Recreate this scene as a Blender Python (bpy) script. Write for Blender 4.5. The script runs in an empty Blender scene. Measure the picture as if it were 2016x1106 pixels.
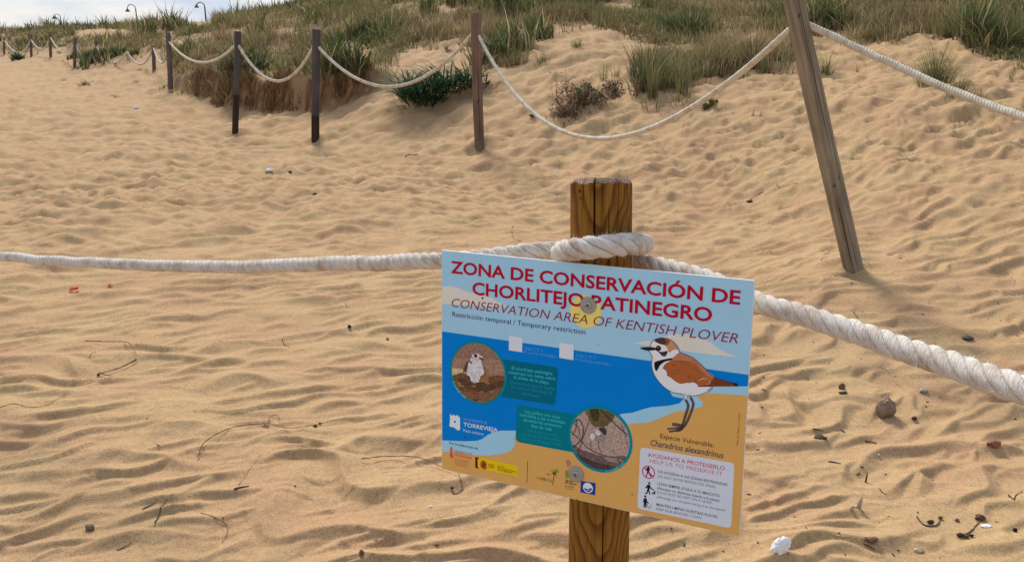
import bpy, math, random
import numpy as np
from mathutils import Vector

rng = np.random.default_rng(7)
random.seed(7)
R = math.radians

# ------------------------------------------------------------------ camera, world, sun
W0, H0 = 2016.0, 1106.0
FPX = 1700.0
CAMZ = 1.30
PITCH = math.atan((553 - 60) / FPX)
sc = bpy.context.scene
COL = sc.collection
cd = bpy.data.cameras.new('camera')
cam = bpy.data.objects.new('camera', cd)
COL.objects.link(cam)
cd.sensor_width = 36.0
cd.lens = 36.0 * FPX / W0
cd.clip_start = 0.05
cd.clip_end = 6000
cam.location = (0, 0, CAMZ)
cam.rotation_euler = (math.pi / 2 - PITCH, 0, 0)
sc.camera = cam

SUN_EL, SUN_AZ = R(40), R(-16)          # azimuth measured from +Y towards +X
sd = bpy.data.lights.new('sun', 'SUN')
sun = bpy.data.objects.new('sun', sd)
COL.objects.link(sun)
sd.energy = 3.9
sd.angle = R(15)
sd.color = (1.0, 0.94, 0.86)
sdir = Vector((math.sin(SUN_AZ) * math.cos(SUN_EL), math.cos(SUN_AZ) * math.cos(SUN_EL), math.sin(SUN_EL)))
sun.rotation_euler = (-sdir).to_track_quat('-Z', 'Y').to_euler()

wd = bpy.data.worlds.new('World')
sc.world = wd
wd.use_nodes = True
nt = wd.node_tree
nt.nodes.clear()
def N(nt, t, **kw):
    n = nt.nodes.new(t)
    for k, v in kw.items():
        if k.startswith('i_'):
            key = k[2:]
            key = int(key) if key.isdigit() else key.replace('_', ' ')
            n.inputs[key].default_value = v
        else:
            setattr(n, k, v)
    return n
sky = N(nt, 'ShaderNodeTexSky')
sky.sky_type = 'NISHITA'
sky.sun_disc = False
sky.sun_elevation = SUN_EL
sky.sun_rotation = SUN_AZ
sky.dust_density = 1.0
tc = N(nt, 'ShaderNodeTexCoord')
mp = N(nt, 'ShaderNodeMapping')
mp.inputs['Scale'].default_value = (1.0, 1.0, 3.2)
mp.inputs['Location'].default_value = (0.7, 0.2, 0.35)
no = N(nt, 'ShaderNodeTexNoise')
no.inputs['Scale'].default_value = 3.2
no.inputs['Detail'].default_value = 7
no.inputs['Roughness'].default_value = 0.55
cr = N(nt, 'ShaderNodeMapRange')
cr.inputs[1].default_value = 0.36
cr.inputs[2].default_value = 0.62
cr.inputs[3].default_value = 0.60
cr.inputs[4].default_value = 0.97
no2 = N(nt, 'ShaderNodeTexNoise')
no2.inputs['Scale'].default_value = 6.0
no2.inputs['Detail'].default_value = 6
ccol = N(nt, 'ShaderNodeValToRGB')
ccol.color_ramp.elements[0].position = 0.35
ccol.color_ramp.elements[0].color = (3.0, 4.3, 6.3, 1)
ccol.color_ramp.elements[1].position = 0.65
ccol.color_ramp.elements[1].color = (6.4, 6.7, 7.2, 1)
mx = N(nt, 'ShaderNodeMix', data_type='RGBA')
bg = N(nt, 'ShaderNodeBackground')
bg.inputs['Strength'].default_value = 0.11
ow = N(nt, 'ShaderNodeOutputWorld')
L = nt.links.new
L(tc.outputs['Generated'], mp.inputs['Vector'])
L(mp.outputs[0], no.inputs['Vector']); L(mp.outputs[0], no2.inputs['Vector'])
L(no.outputs[0], cr.inputs[0]); L(cr.outputs[0], mx.inputs[0])
L(no2.outputs[0], ccol.inputs[0])
L(sky.outputs[0], mx.inputs[6]); L(ccol.outputs[0], mx.inputs[7])
L(mx.outputs[2], bg.inputs[0]); L(bg.outputs[0], ow.inputs[0])

sc.view_settings.view_transform = 'Standard'
sc.view_settings.look = 'None'
sc.view_settings.exposure = 0.22
sc.view_settings.gamma = 1
sc.view_settings.use_curve_mapping = False
sc.render.engine = 'CYCLES'
sc.cycles.max_bounces = 6
sc.cycles.use_denoising = True

# ------------------------------------------------------------------ picture <-> world measuring
CP, SP = math.cos(PITCH), math.sin(PITCH)
def ray(px, py):
    """direction per unit depth"""
    u, v = (px - 1008) / FPX, (553 - py) / FPX
    return np.array([u, CP + v * SP, -SP + v * CP])
def at_depth(px, py, d):
    return np.array([0, 0, CAMZ]) + d * ray(px, py)
def at_Y(px, py, Y):
    r = ray(px, py)
    return np.array([0, 0, CAMZ]) + (Y / r[1]) * r
def to_px(x, y, z):
    d = y * CP - (z - CAMZ) * SP
    v = (y * SP + (z - CAMZ) * CP) / d
    return 1008 + FPX * x / d, 553 - FPX * v

# ------------------------------------------------------------------ helpers
def tag(o, label=None, cat=None, group=None, kind=None):
    if label: o['label'] = label
    if cat: o['category'] = cat
    if group: o['group'] = group
    if kind: o['kind'] = kind
    return o
def np_mesh(name, verts, faces, mat=None, parent=None, smooth=True, cols=None, uvs=None):
    """faces: (n,3) or (n,4) array, or list of such arrays"""
    me = bpy.data.meshes.new(name)
    verts = np.asarray(verts, dtype=np.float32)
    if not isinstance(faces, list): faces = [faces]
    faces = [np.asarray(f, dtype=np.int32) for f in faces if len(f)]
    nl = sum(f.size for f in faces); nf = sum(len(f) for f in faces)
    me.vertices.add(len(verts)); me.vertices.foreach_set('co', verts.ravel())
    me.loops.add(nl); me.loops.foreach_set('vertex_index', np.concatenate([f.ravel() for f in faces]))
    me.polygons.add(nf)
    sizes = np.concatenate([np.full(len(f), f.shape[1], dtype=np.int32) for f in faces])
    starts = np.concatenate([[0], np.cumsum(sizes)[:-1]]).astype(np.int32)
    me.polygons.foreach_set('loop_start', starts)
    me.polygons.foreach_set('use_smooth', np.full(nf, smooth))
    me.update(calc_edges=True)
    if cols is not None:
        for k, c in cols.items():
            c = np.asarray(c, dtype=np.float32)
            if c.ndim == 1:
                a = me.attributes.new(k, 'FLOAT', 'POINT'); a.data.foreach_set('value', c)
            else:
                if c.shape[1] == 3: c = np.hstack([c, np.ones((len(c), 1), dtype=np.float32)])
                a = me.attributes.new(k, 'FLOAT_COLOR', 'POINT'); a.data.foreach_set('color', c.ravel())
    if uvs is not None:
        ul = me.uv_layers.new(name='UVMap')
        idx = np.concatenate([f.ravel() for f in faces])
        ul.data.foreach_set('uv', np.asarray(uvs, dtype=np.float32)[idx].ravel())
    if mat: me.materials.append(mat)
    o = bpy.data.objects.new(name, me)
    COL.objects.link(o)
    if parent: o.parent = parent
    return o
def empty(name, loc=(0, 0, 0)):
    o = bpy.data.objects.new(name, None); COL.objects.link(o); o.location = loc
    o.empty_display_size = 0.1
    return o
class Acc:
    def __init__(s): s.v = []; s.q = []; s.t = []; s.c = []; s.n = 0
    def add(s, v, q=None, t=None, c=None):
        v = np.asarray(v, dtype=np.float32)
        s.v.append(v)
        if q is not None and len(q): s.q.append(np.asarray(q) + s.n)
        if t is not None and len(t): s.t.append(np.asarray(t) + s.n)
        if c is not None:
            c = np.asarray(c, dtype=np.float32)
            if c.ndim == 1: c = np.tile(c, (len(v), 1))
            s.c.append(c)
        s.n += len(v)
    def build(s, name, mat, parent=None, smooth=True, origin=None):
        V = np.vstack(s.v)
        if origin is not None: V = V - np.asarray(origin)
        fs = []
        if s.q: fs.append(np.vstack(s.q))
        if s.t: fs.append(np.vstack(s.t))
        o = np_mesh(name, V, fs, mat, parent, smooth, {'tint': np.vstack(s.c)} if s.c else None)
        if origin is not None: o.location = origin
        return o
# Perlin noise (2D / 3D with value hashing)
P = np.random.default_rng(3).permutation(512).astype(np.int64)
P = np.concatenate([P, P])
GA = np.random.default_rng(5).uniform(0, 2 * np.pi, 512)
GX, GY = np.cos(GA), np.sin(GA)
def perlin(x, y, seed=0):
    x = np.asarray(x, dtype=np.float64) + seed * 17.31; y = np.asarray(y, dtype=np.float64) + seed * 9.17
    xi = np.floor(x).astype(np.int64); yi = np.floor(y).astype(np.int64)
    xf = x - xi; yf = y - yi
    u = xf * xf * xf * (xf * (xf * 6 - 15) + 10); v = yf * yf * yf * (yf * (yf * 6 - 15) + 10)
    def g(ix, iy, fx, fy):
        h = P[(P[ix & 511] + iy) & 511]
        return GX[h] * fx + GY[h] * fy
    a = g(xi, yi, xf, yf); b = g(xi + 1, yi, xf - 1, yf)
    c = g(xi, yi + 1, xf, yf - 1); d = g(xi + 1, yi + 1, xf - 1, yf - 1)
    return ((a + u * (b - a)) + v * ((c + u * (d - c)) - (a + u * (b - a)))) * 1.5
def fbm(x, y, o=3, seed=0):
    s = 0; a = 1; t = 0
    for k in range(o):
        s = s + a * perlin(x * 2 ** k, y * 2 ** k, seed + k); t += a; a *= .5
    return s / t
def sstep(a, b, x):
    t = np.clip((x - a) / (b - a), 0, 1)
    return t * t * (3 - 2 * t)

# ------------------------------------------------------------------ materials
def new_mat(name, rough=0.8, col=(.5, .5, .5), spec=0.3, metal=0):
    m = bpy.data.materials.new(name); m.use_nodes = True
    b = m.node_tree.nodes['Principled BSDF']
    b.inputs['Base Color'].default_value = (*col, 1)
    b.inputs['Roughness'].default_value = rough
    b.inputs['Specular IOR Level'].default_value = spec
    b.inputs['Metallic'].default_value = metal
    return m, m.node_tree, b
def ramp(nt, stops, src):
    r = N(nt, 'ShaderNodeValToRGB')
    e = r.color_ramp.elements
    while len(e) < len(stops): e.new(0.5)
    for k, (p, c) in enumerate(stops):
        e[k].position = p; e[k].color = (*c, 1)
    nt.links.new(src, r.inputs[0])
    return r.outputs[0]
def noise(nt, vec, scale, detail=3, rough=.5, dist=0):
    n = N(nt, 'ShaderNodeTexNoise')
    n.inputs['Scale'].default_value = scale; n.inputs['Detail'].default_value = detail
    n.inputs['Roughness'].default_value = rough; n.inputs['Distortion'].default_value = dist
    if vec is not None: nt.links.new(vec, n.inputs['Vector'])
    return n.outputs[0]
def mixc(nt, fac, a, b, mode='MIX'):
    m = N(nt, 'ShaderNodeMix', data_type='RGBA', blend_type=mode)
    for s, v in ((0, fac), (6, a), (7, b)):
        if hasattr(v, 'links') or isinstance(v, bpy.types.NodeSocket): nt.links.new(v, m.inputs[s])
        else: m.inputs[s].default_value = v if s == 0 else (*v, 1)
    return m.outputs[2]
def bump(nt, b, h, strength, dist, prev=None):
    n = N(nt, 'ShaderNodeBump')
    n.inputs['Strength'].default_value = strength; n.inputs['Distance'].default_value = dist
    nt.links.new(h, n.inputs['Height'])
    if prev is not None: nt.links.new(prev, n.inputs['Normal'])
    nt.links.new(n.outputs[0], b.inputs['Normal'])
    return n.outputs[0]

# sand
m_sand, nt, b = new_mat('sand', .95, spec=.12)
geo = N(nt, 'ShaderNodeNewGeometry'); pos = geo.outputs['Position']
n1 = noise(nt, pos, 2.2, 4, .6)
c1 = ramp(nt, [(.38, (.420, .258, .139)), (.62, (.438, .294, .150))], n1)
n2 = noise(nt, pos, 260, 2, .7)
c2 = ramp(nt, [(.30, (.62, .58, .54)), (.5, (1, 1, 1)), (.72, (1.22, 1.2, 1.18))], n2)
c3 = mixc(nt, 1.0, c1, c2, 'MULTIPLY')
n4 = noise(nt, pos, 55, 3, .7)
c4 = ramp(nt, [(.3, (.86, .84, .82)), (.6, (1.04, 1.04, 1.04))], n4)
c3 = mixc(nt, 1.0, c3, c4, 'MULTIPLY')
av = N(nt, 'ShaderNodeAttribute'); av.attribute_name = 'litter'
lit = ramp(nt, [(.3, (.15, .10, .055)), (.7, (.30, .20, .11))], noise(nt, pos, 9, 4, .7))
c5 = mixc(nt, av.outputs['Fac'], c3, lit)
ad = N(nt, 'ShaderNodeAttribute'); ad.attribute_name = 'earth'
mpn = N(nt, 'ShaderNodeMapping'); mpn.inputs['Scale'].default_value = (9, 9, 2.2)
nt.links.new(pos, mpn.inputs[0])
er = ramp(nt, [(.32, (.06, .027, .011)), (.52, (.17, .085, .036)), (.72, (.34, .20, .10))], noise(nt, mpn.outputs[0], 1.0, 5, .7))
c6 = mixc(nt, ad.outputs['Fac'], c5, er)
nt.links.new(c6, b.inputs['Base Color'])
p1 = bump(nt, b, n2, .35, .002)
bump(nt, b, n4, .35, .006, p1)

# foliage
def leaf_mat(name, rough=.6):
    m, nt, b = new_mat(name, rough, spec=.08)
    a = N(nt, 'ShaderNodeAttribute'); a.attribute_name = 'tint'
    nt.links.new(a.outputs['Color'], b.inputs['Base Color'])
    tr = N(nt, 'ShaderNodeBsdfTranslucent'); nt.links.new(a.outputs['Color'], tr.inputs[0])
    ms = N(nt, 'ShaderNodeMixShader'); ms.inputs[0].default_value = .35
    out = nt.nodes['Material Output']
    nt.links.new(b.outputs[0], ms.inputs[1]); nt.links.new(tr.outputs[0], ms.inputs[2])
    nt.links.new(ms.outputs[0], out.inputs[0])
    return m
m_grass = leaf_mat('marram_grass', .7)
m_strap = leaf_mat('strap_leaf', .75)

# debris / plain things carry their colour in 'tint'
m_tint, nt, b = new_mat('debris', .85)
a = N(nt, 'ShaderNodeAttribute'); a.attribute_name = 'tint'
tcd = N(nt, 'ShaderNodeTexCoord')
nn = noise(nt, tcd.outputs['Object'], 180, 3, .6)
mm = mixc(nt, 1.0, a.outputs['Color'], ramp(nt, [(.3, (.65, .65, .65)), (.7, (1.25, 1.25, 1.25))], nn), 'MULTIPLY')
nt.links.new(mm, b.inputs['Base Color']); bump(nt, b, nn, .5, .001)

# weathered posts
def wood_mat(name, light, mid, dark, scale=1.0, wet=None, seed=0.0):
    m, nt, b = new_mat(name, .82, spec=.2)
    tcn = N(nt, 'ShaderNodeTexCoord'); o = tcn.outputs['Object']
    mpn = N(nt, 'ShaderNodeMapping'); mpn.inputs['Scale'].default_value = (42 * scale, 42 * scale, 2.2 * scale)
    mpn.inputs['Location'].default_value = (seed, seed * 2, seed)
    nt.links.new(o, mpn.inputs[0])
    n1 = noise(nt, mpn.outputs[0], 1, 5, .62, .4)
    c = ramp(nt, [(.28, dark), (.5, mid), (.72, light)], n1)
    n2 = noise(nt, o, 3.5, 3)
    c = mixc(nt, 1.0, c, ramp(nt, [(.3, (.78, .76, .74)), (.7, (1.15, 1.15, 1.15))], n2), 'MULTIPLY')
    ac = N(nt, 'ShaderNodeAttribute'); ac.attribute_name = 'crack'
    c = mixc(nt, ac.outputs['Fac'], c, tuple(x * .12 for x in dark))
    if wet:
        sx = N(nt, 'ShaderNodeSeparateXYZ'); nt.links.new(o, sx.inputs[0])
        ad_ = N(nt, 'ShaderNodeMath', operation='MULTIPLY_ADD'); ad_.inputs[1].default_value = .25
        nt.links.new(n2, ad_.inputs[0]); nt.links.new(sx.outputs[2], ad_.inputs[2])
        mr = N(nt, 'ShaderNodeMapRange'); mr.inputs[1].default_value = wet + .155; mr.inputs[2].default_value = wet + .12
        nt.links.new(ad_.outputs[0], mr.inputs[0])
        c = mixc(nt, mr.outputs[0], c, ramp(nt, [(.3, (.018, .011, .008)), (.7, (.07, .04, .025))], n1))
    nt.links.new(c, b.inputs['Base Color'])
    bump(nt, b, n1, .5, .003)
    return m
m_wgrey = wood_mat('weathered_grey_wood', (.34, .275, .195), (.25, .20, .14), (.13, .10, .07))
m_wbrown = wood_mat('weathered_brown_wood', (.27, .17, .12), (.18, .115, .082), (.085, .05, .036), seed=3)
m_wslate = wood_mat('dark_grey_wood', (.13, .11, .105), (.085, .074, .073), (.045, .038, .037), seed=5, wet=.52)
m_wslate2 = wood_mat('dark_grey_wood_short', (.13, .11, .105), (.085, .074, .073), (.045, .038, .037), seed=8, wet=.28)
m_wfar = wood_mat('far_grey_wood', (.20, .155, .13), (.14, .105, .09), (.08, .06, .05), seed=9)

# fresh treated pine: cathedral growth rings cut by the round surface
m_pine, nt, b = new_mat('treated_pine', .7, spec=.12)
tcn = N(nt, 'ShaderNodeTexCoord'); o = tcn.outputs['Object']
sx = N(nt, 'ShaderNodeSeparateXYZ'); nt.links.new(o, sx.inputs[0])
mpn = N(nt, 'ShaderNodeMapping'); mpn.inputs['Scale'].default_value = (5.0, 5.0, 1.7)
mpn.inputs['Location'].default_value = (.35, .2, 1.1)
nt.links.new(o, mpn.inputs[0])
ns = N(nt, 'ShaderNodeTexNoise'); ns.inputs['Scale'].default_value = 1.4; ns.inputs['Detail'].default_value = 1.5
nt.links.new(mpn.outputs[0], ns.inputs['Vector'])
# distance from a pith that wanders off axis + lift with height
def M(op, a, c_=None, d=None):
    n = N(nt, 'ShaderNodeMath', operation=op)
    for k, v in enumerate((a, c_, d)):
        if v is None: continue
        if isinstance(v, (int, float)): n.inputs[k].default_value = v
        else: nt.links.new(v, n.inputs[k])
    return n.outputs[0]
rx = M('ADD', sx.outputs[0], .004); ry = M('ADD', sx.outputs[1], .030)
rad = M('SQRT', M('ADD', M('MULTIPLY', rx, rx), M('MULTIPLY', ry, ry)))
wv = noise(nt, o, 9.0, 2, .5)
fx = M('ADD', M('ADD', sx.outputs[0], -.016), M('MULTIPLY', wv, .05))
ph = M('ADD', M('MULTIPLY', M('POWER', M('ABSOLUTE', fx), 1.6), -260.0), M('MULTIPLY', ns.outputs[0], 6.0))
ph = M('ADD', ph, M('MULTIPLY', sx.outputs[2], 14.0))
fr = M('FRACT', ph)
base = ramp(nt, [(0, (.29, .130, .020)), (.45, (.26, .113, .016)), (.66, (.20, .082, .012)), (.84, (.145, .055, .008)), (.92, (.17, .062, .009)), (1, (.29, .130, .020))], fr)
mp2 = N(nt, 'ShaderNodeMapping'); mp2.inputs['Scale'].default_value = (160, 160, 6); nt.links.new(o, mp2.inputs[0])
nf_ = noise(nt, mp2.outputs[0], 1, 3, .6)
base = mixc(nt, 1.0, base, ramp(nt, [(.3, (.72, .70, .66)), (.7, (1.2, 1.2, 1.2))], nf_), 'MULTIPLY')
base = mixc(nt, 1.0, base, ramp(nt, [(.3, (.8, .78, .76)), (.7, (1.12, 1.12, 1.1))], noise(nt, o, 7, 3)), 'MULTIPLY')
at_ = N(nt, 'ShaderNodeAttribute'); at_.attribute_name = 'endgrain'
egn = M('FRACT', M('MULTIPLY', rad, 230.0))
eg = ramp(nt, [(0, (.40, .28, .17)), (.5, (.32, .21, .12)), (.85, (.10, .055, .025)), (1, (.40, .28, .17))], egn)
eg = mixc(nt, 1.0, eg, ramp(nt, [(.35, (.6, .55, .5)), (.65, (1.15, 1.15, 1.15))], noise(nt, o, 60, 3)), 'MULTIPLY')
base = mixc(nt, at_.outputs['Fac'], base, eg)
ac = N(nt, 'ShaderNodeAttribute'); ac.attribute_name = 'crack'
base = mixc(nt, ac.outputs['Fac'], base, (.012, .006, .003))
nt.links.new(base, b.inputs['Base Color'])
bump(nt, b, nf_, .35, .0015)

# rope
def rope_mat(name, white, dirt, dirt_lo=.5, dirt_hi=.75, under=0.0):
    m, nt, b = new_mat(name, .95, spec=.08)
    tcn = N(nt, 'ShaderNodeTexCoord')
    sp_ = N(nt, 'ShaderNodeSeparateXYZ'); nt.links.new(tcn.outputs['UV'], sp_.inputs[0])
    m1 = N(nt, 'ShaderNodeMath', operation='MULTIPLY_ADD'); m1.inputs[1].default_value = -2.6
    nt.links.new(sp_.outputs[1], m1.inputs[0]); nt.links.new(sp_.outputs[0], m1.inputs[2])
    cb = N(nt, 'ShaderNodeCombineXYZ'); nt.links.new(m1.outputs[0], cb.inputs[0]); nt.links.new(sp_.outputs[1], cb.inputs[1])
    mpu = N(nt, 'ShaderNodeMapping'); mpu.inputs['Scale'].default_value = (22, 7.0, 1)
    nt.links.new(cb.outputs[0], mpu.inputs[0])
    y = noise(nt, mpu.outputs[0], 1, 4, .65)
    o = tcn.outputs['Object']
    d = noise(nt, o, 16, 4, .65)
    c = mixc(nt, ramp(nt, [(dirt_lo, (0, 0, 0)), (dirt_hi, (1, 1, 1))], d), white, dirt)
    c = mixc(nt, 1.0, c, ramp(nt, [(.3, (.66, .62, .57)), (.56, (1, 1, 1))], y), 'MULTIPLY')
    a = N(nt, 'ShaderNodeAttribute'); a.attribute_name = 'groove_shade'
    c = mixc(nt, a.outputs['Fac'], c, tuple(x * .35 for x in dirt))  # shade in the grooves between strands, painted into the rope colour
    nt.links.new(c, b.inputs['Base Color'])
    p = bump(nt, b, y, .9, .004)
    bump(nt, b, noise(nt, o, 420, 2, .6), .5, .0012, p)
    return m
m_rope = rope_mat('cotton_rope', (.80, .73, .65), (.48, .34, .23), .48, .74)
m_rope_w = rope_mat('far_rope', (.76, .69, .57), (.46, .35, .23), .45, .75)
m_rope_t = rope_mat('tan_rope', (.55, .43, .29), (.40, .28, .17), .4, .7)
m_fibre, nt, b = new_mat('rope_fibre', .9, (.80, .74, .68), .05)

def plain(name, col, rough=.5, spec=.4, metal=0, nscale=None, var=.12):
    m, nt, b = new_mat(name, rough, col, spec, metal)
    if nscale:
        tcn = N(nt, 'ShaderNodeTexCoord')
        n = noise(nt, tcn.outputs['Object'], nscale, 4, .6)
        c = ramp(nt, [(.3, tuple(x * (1 - var) for x in col)), (.7, tuple(min(1, x * (1 + var)) for x in col))], n)
        nt.links.new(c, b.inputs['Base Color'])
    return m

# ------------------------------------------------------------------ terrain
ctrl = []      # (px, lnY, z)
def cz(px, Y, z): ctrl.append((px, Y, z))
def cp_(px, py, Y): ctrl.append((px, Y, at_Y(px, py, Y)[2]))
for px in (-900, -300, 200, 600, 1000, 1400, 1800, 2300, 2900):
    for Y in (.7, 1.4, 2.4, 3.3): cz(px, Y, 0)
for px in (-900, -300, 200, 600, 1000, 1400): cz(px, 4.4, 0)
for px in (-900, -300, 200, 600, 1000): cz(px, 6, 0)
for px in (-900, -300, 100, 400, 800): cz(px, 8, 0)
for px in (-900, -300, 100, 400): cz(px, 10, 0)
for q in [(-900, 14, 0), (-400, 16, .02), (-900, 28, .1), (-400, 28, .25), (-900, 50, .6), (-400, 45, .8), (-400, 36, .5)]: cz(*q)
for q in [(0, 200, 15.5), (0, 165, 20), (0, 130, 28), (200, 150, 20.5), (200, 200, 15), (333, 175, 16.5), (300, 240, 12.6),
          (465, 260, 12), (622, 273, 11), (943, 290, 9.6), (800, 230, 11), (850, 200, 11.4), (780, 262, 10.5), (760, 180, 12),
          (1150, 235, 9.4), (1150, 290, 8.8), (1150, 340, 7.9), (1400, 300, 8), (1400, 230, 8.9), (1500, 160, 10), (1300, 180, 10),
          (1200, 100, 12), (1050, 110, 12.5), (1000, 135, 12.2), (950, 200, 11), (900, 110, 13.5), (1100, 55, 15), (1300, 60, 13.5),
          (1200, 0, 18), (800, 50, 18), (800, 0, 23), (600, 60, 20), (600, 16, 26), (540, 120, 16), (450, 100, 18), (440, 52, 25),
          (440, 42, 32), (340, 80, 22), (340, 50, 33), (380, 50, 36), (250, 100, 24), (250, 55, 36), (100, 82, 34), (100, 58, 46), (0, 90, 38),
          (0, 62, 50), (303, 140, 19.5), (147, 135, 24.5), (99, 113, 28.5), (60, 110, 32), (8, 105, 36), (250, 132, 21.5),
          (1680, 525, 4.5), (1990, 500, 4.6), (2000, 380, 5.5), (2000, 250, 6.8), (1850, 180, 8), (2000, 150, 8.6), (1950, 80, 10.5),
          (1700, 100, 11), (1650, 200, 8.6), (1600, 300, 7.2), (1850, 300, 6.6), (1800, 420, 5.4), (1500, 420, 6.2), (1700, 30, 13.5),
          (1900, 20, 13), (1600, 0, 16), (1400, 20, 16), (1400, 100, 12), (540, 225, 13.5), (640, 234, 12.3), (450, 226, 14.2), (700, 207, 12.3), (390, 197, 15.3)]:
    cp_(*q)
for q in [(-900, 90, .8), (-300, 90, .8), (200, 90, .9), (600, 90, 1.0), (1100, 90, 1.0), (1600, 90, 1), (2300, 90, 1),
          (600, 40, 2.1), (1000, 35, 2.5), (1500, 30, 2.6), (2000, 25, 2.5), (2600, 25, 2.4), (300, 60, 1.2), (0, 70, 1.2),
          (2500, 5, .4), (2500, 8, 1.0), (2500, 13, 1.7), (3000, 6, .6)]: cz(*q)
ctrl = np.array(ctrl)
def cpx(px): return (px - 1008) / 420.0
def cly(Y): return np.log(Y) * 2.2
SC_PX = [330, 345, 390, 450, 540, 640, 700, 790]
SC_Y = [17, 16.6, 15.7, 14.7, 14.0, 12.75, 12.6, 12.5]
SC_H = [0, .10, .34, .50, .50, .54, .40, 0]
def scarp(px, Y, x):
    wob = .22 * perlin(x * 1.3, x * 0 + 3.3, 4) + .10 * perlin(x * 4.5, x * 0 + 1.3, 6)
    ys = np.interp(px, SC_PX, SC_Y) + wob
    h = np.interp(px, SC_PX, SC_H) * (1 + .25 * perlin(x * 2, x * 0 + 5.1, 8))
    d = Y - ys
    up = sstep(0.0, .30, d)
    return h * up * (1 - sstep(.8, 5.0, d)), h * sstep(-.06, .04, d) * (1 - sstep(.27, .42, d))
cu, cv = cpx(ctrl[:, 0]), cly(ctrl[:, 1])
cz0 = ctrl[:, 2] - scarp(ctrl[:, 0], ctrl[:, 1], (ctrl[:, 0] - 1008) / FPX * ctrl[:, 1])[0]
def phi(r2): return .5 * r2 * np.log(r2 + 1e-9)
n = len(ctrl)
K = phi((cu[:, None] - cu) ** 2 + (cv[:, None] - cv) ** 2) + np.eye(n) * .012
Pm = np.stack([np.ones(n), cu, cv], 1)
A_ = np.block([[K, Pm], [Pm.T, np.zeros((3, 3))]])
sol = np.linalg.solve(A_, np.concatenate([cz0, np.zeros(3)]))
# TPS on a coarse (px, lnY) grid, then bilinear
GPX = np.linspace(-1300, 3300, 231); GLY = np.linspace(math.log(.6), math.log(100), 260)
gu, gv = np.meshgrid(cpx(GPX), GLY * 2.2)
acc = sol[n] + sol[n + 1] * gu + sol[n + 2] * gv
for k in range(n): acc = acc + sol[k] * phi((gu - cu[k]) ** 2 + (gv - cv[k]) ** 2)
TP = acc
def tps(px, ly):
    i = np.clip((px - GPX[0]) / (GPX[1] - GPX[0]), 0, len(GPX) - 1.001)
    j = np.clip((ly - GLY[0]) / (GLY[1] - GLY[0]), 0, len(GLY) - 1.001)
    i0 = i.astype(int); j0 = j.astype(int); fi = i - i0; fj = j - j0
    return (TP[j0, i0] * (1 - fi) + TP[j0, i0 + 1] * fi) * (1 - fj) + (TP[j0 + 1, i0] * (1 - fi) + TP[j0 + 1, i0 + 1] * fi) * fj

VB = np.array([(-400, 95), (0, 104), (60, 104), (100, 100), (145, 96), (155, 138), (200, 128), (250, 118), (270, 105), (320, 100), (340, 112), (352, 168),
               (400, 155), (450, 146), (560, 142), (640, 148), (720, 150), (780, 128), (800, 95), (870, 80), (925, 82), (960, 128), (1010, 128), (1035, 84),
               (1090, 50), (1150, 46), (1230, 66), (1262, 90), (1275, 175), (1330, 180), (1400, 150), (1470, 140), (1545, 118), (1562, 62),
               (1650, 62), (1690, 76), (1760, 76), (1830, 66), (1880, 84), (1950, 96), (2016, 122), (2400, 170)], float)
CLEAR = [(205, 66, 60, 9), (385, 46, 38, 9), (190, 96, 30, 6), (700, 108, 45, 22), (905, 18, 60, 7), (880, 22, 30, 6), (1130, 25, 10, 4), (1225, 12, 50, 10), (345, 86, 22, 9),
         (650, 24, 22, 4), (1340, 95, 120, 10), (1900, 42, 85, 8), (1500, 88, 80, 9), (470, 65, 30, 7), (560, 62, 24, 5), (330, 66, 22, 5), (840, 118, 60, 16), (1460, 66, 60, 5)]
def veg_density(px, py, x, Y):
    bnd = np.interp(px + 45 * fbm(x * .9, Y * .6, 2, 95), VB[:, 0], VB[:, 1]) + 12 * fbm(x * 1.7, Y * 1.1, 2, 97)
    d = sstep(3, -10, py - bnd) * .93 + .07 * sstep(34, 0, py - bnd) * (px > 760)
    for (cx, cy, rx_, ry_) in CLEAR:
        q = ((px - cx) / rx_) ** 2 + ((py - cy) / ry_) ** 2
        d = d * sstep(.7, 1.5, q)
    nn_ = fbm(x * .55, Y * .33, 3, 21)
    return d * np.clip(1.0 + nn_ * 1.3, .25, 1)
def height(x, Y, detail=True):
    x = np.asarray(x, float); Y = np.asarray(Y, float)
    Ys = np.maximum(Y, .6)
    # the column a ground point is seen in depends little on its height: use the flat-depth estimate
    base = np.zeros_like(x)
    px = 1008 + FPX * x / (Ys * CP + .35 * CAMZ * .28)
    for it in range(2):
        t = tps(px, np.log(Ys)); s1, s2 = scarp(px, Ys, x)
        base = t + s1
        px = 1008 + FPX * x / (Ys * CP - (base - CAMZ) * SP)
    t = tps(px, np.log(Ys)); s1, s2 = scarp(px, Ys, x)
    base = t + s1
    f = sstep(3300, 2700, px) * sstep(-1300, -800, px) * sstep(.6, 1.0, Y) * (1 - sstep(85, 120, Y))
    base = base * f + .3 * sstep(85, 140, Y) * 1.0
    if not detail: return base, px, s2 * f
    return base, px, s2 * f
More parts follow.
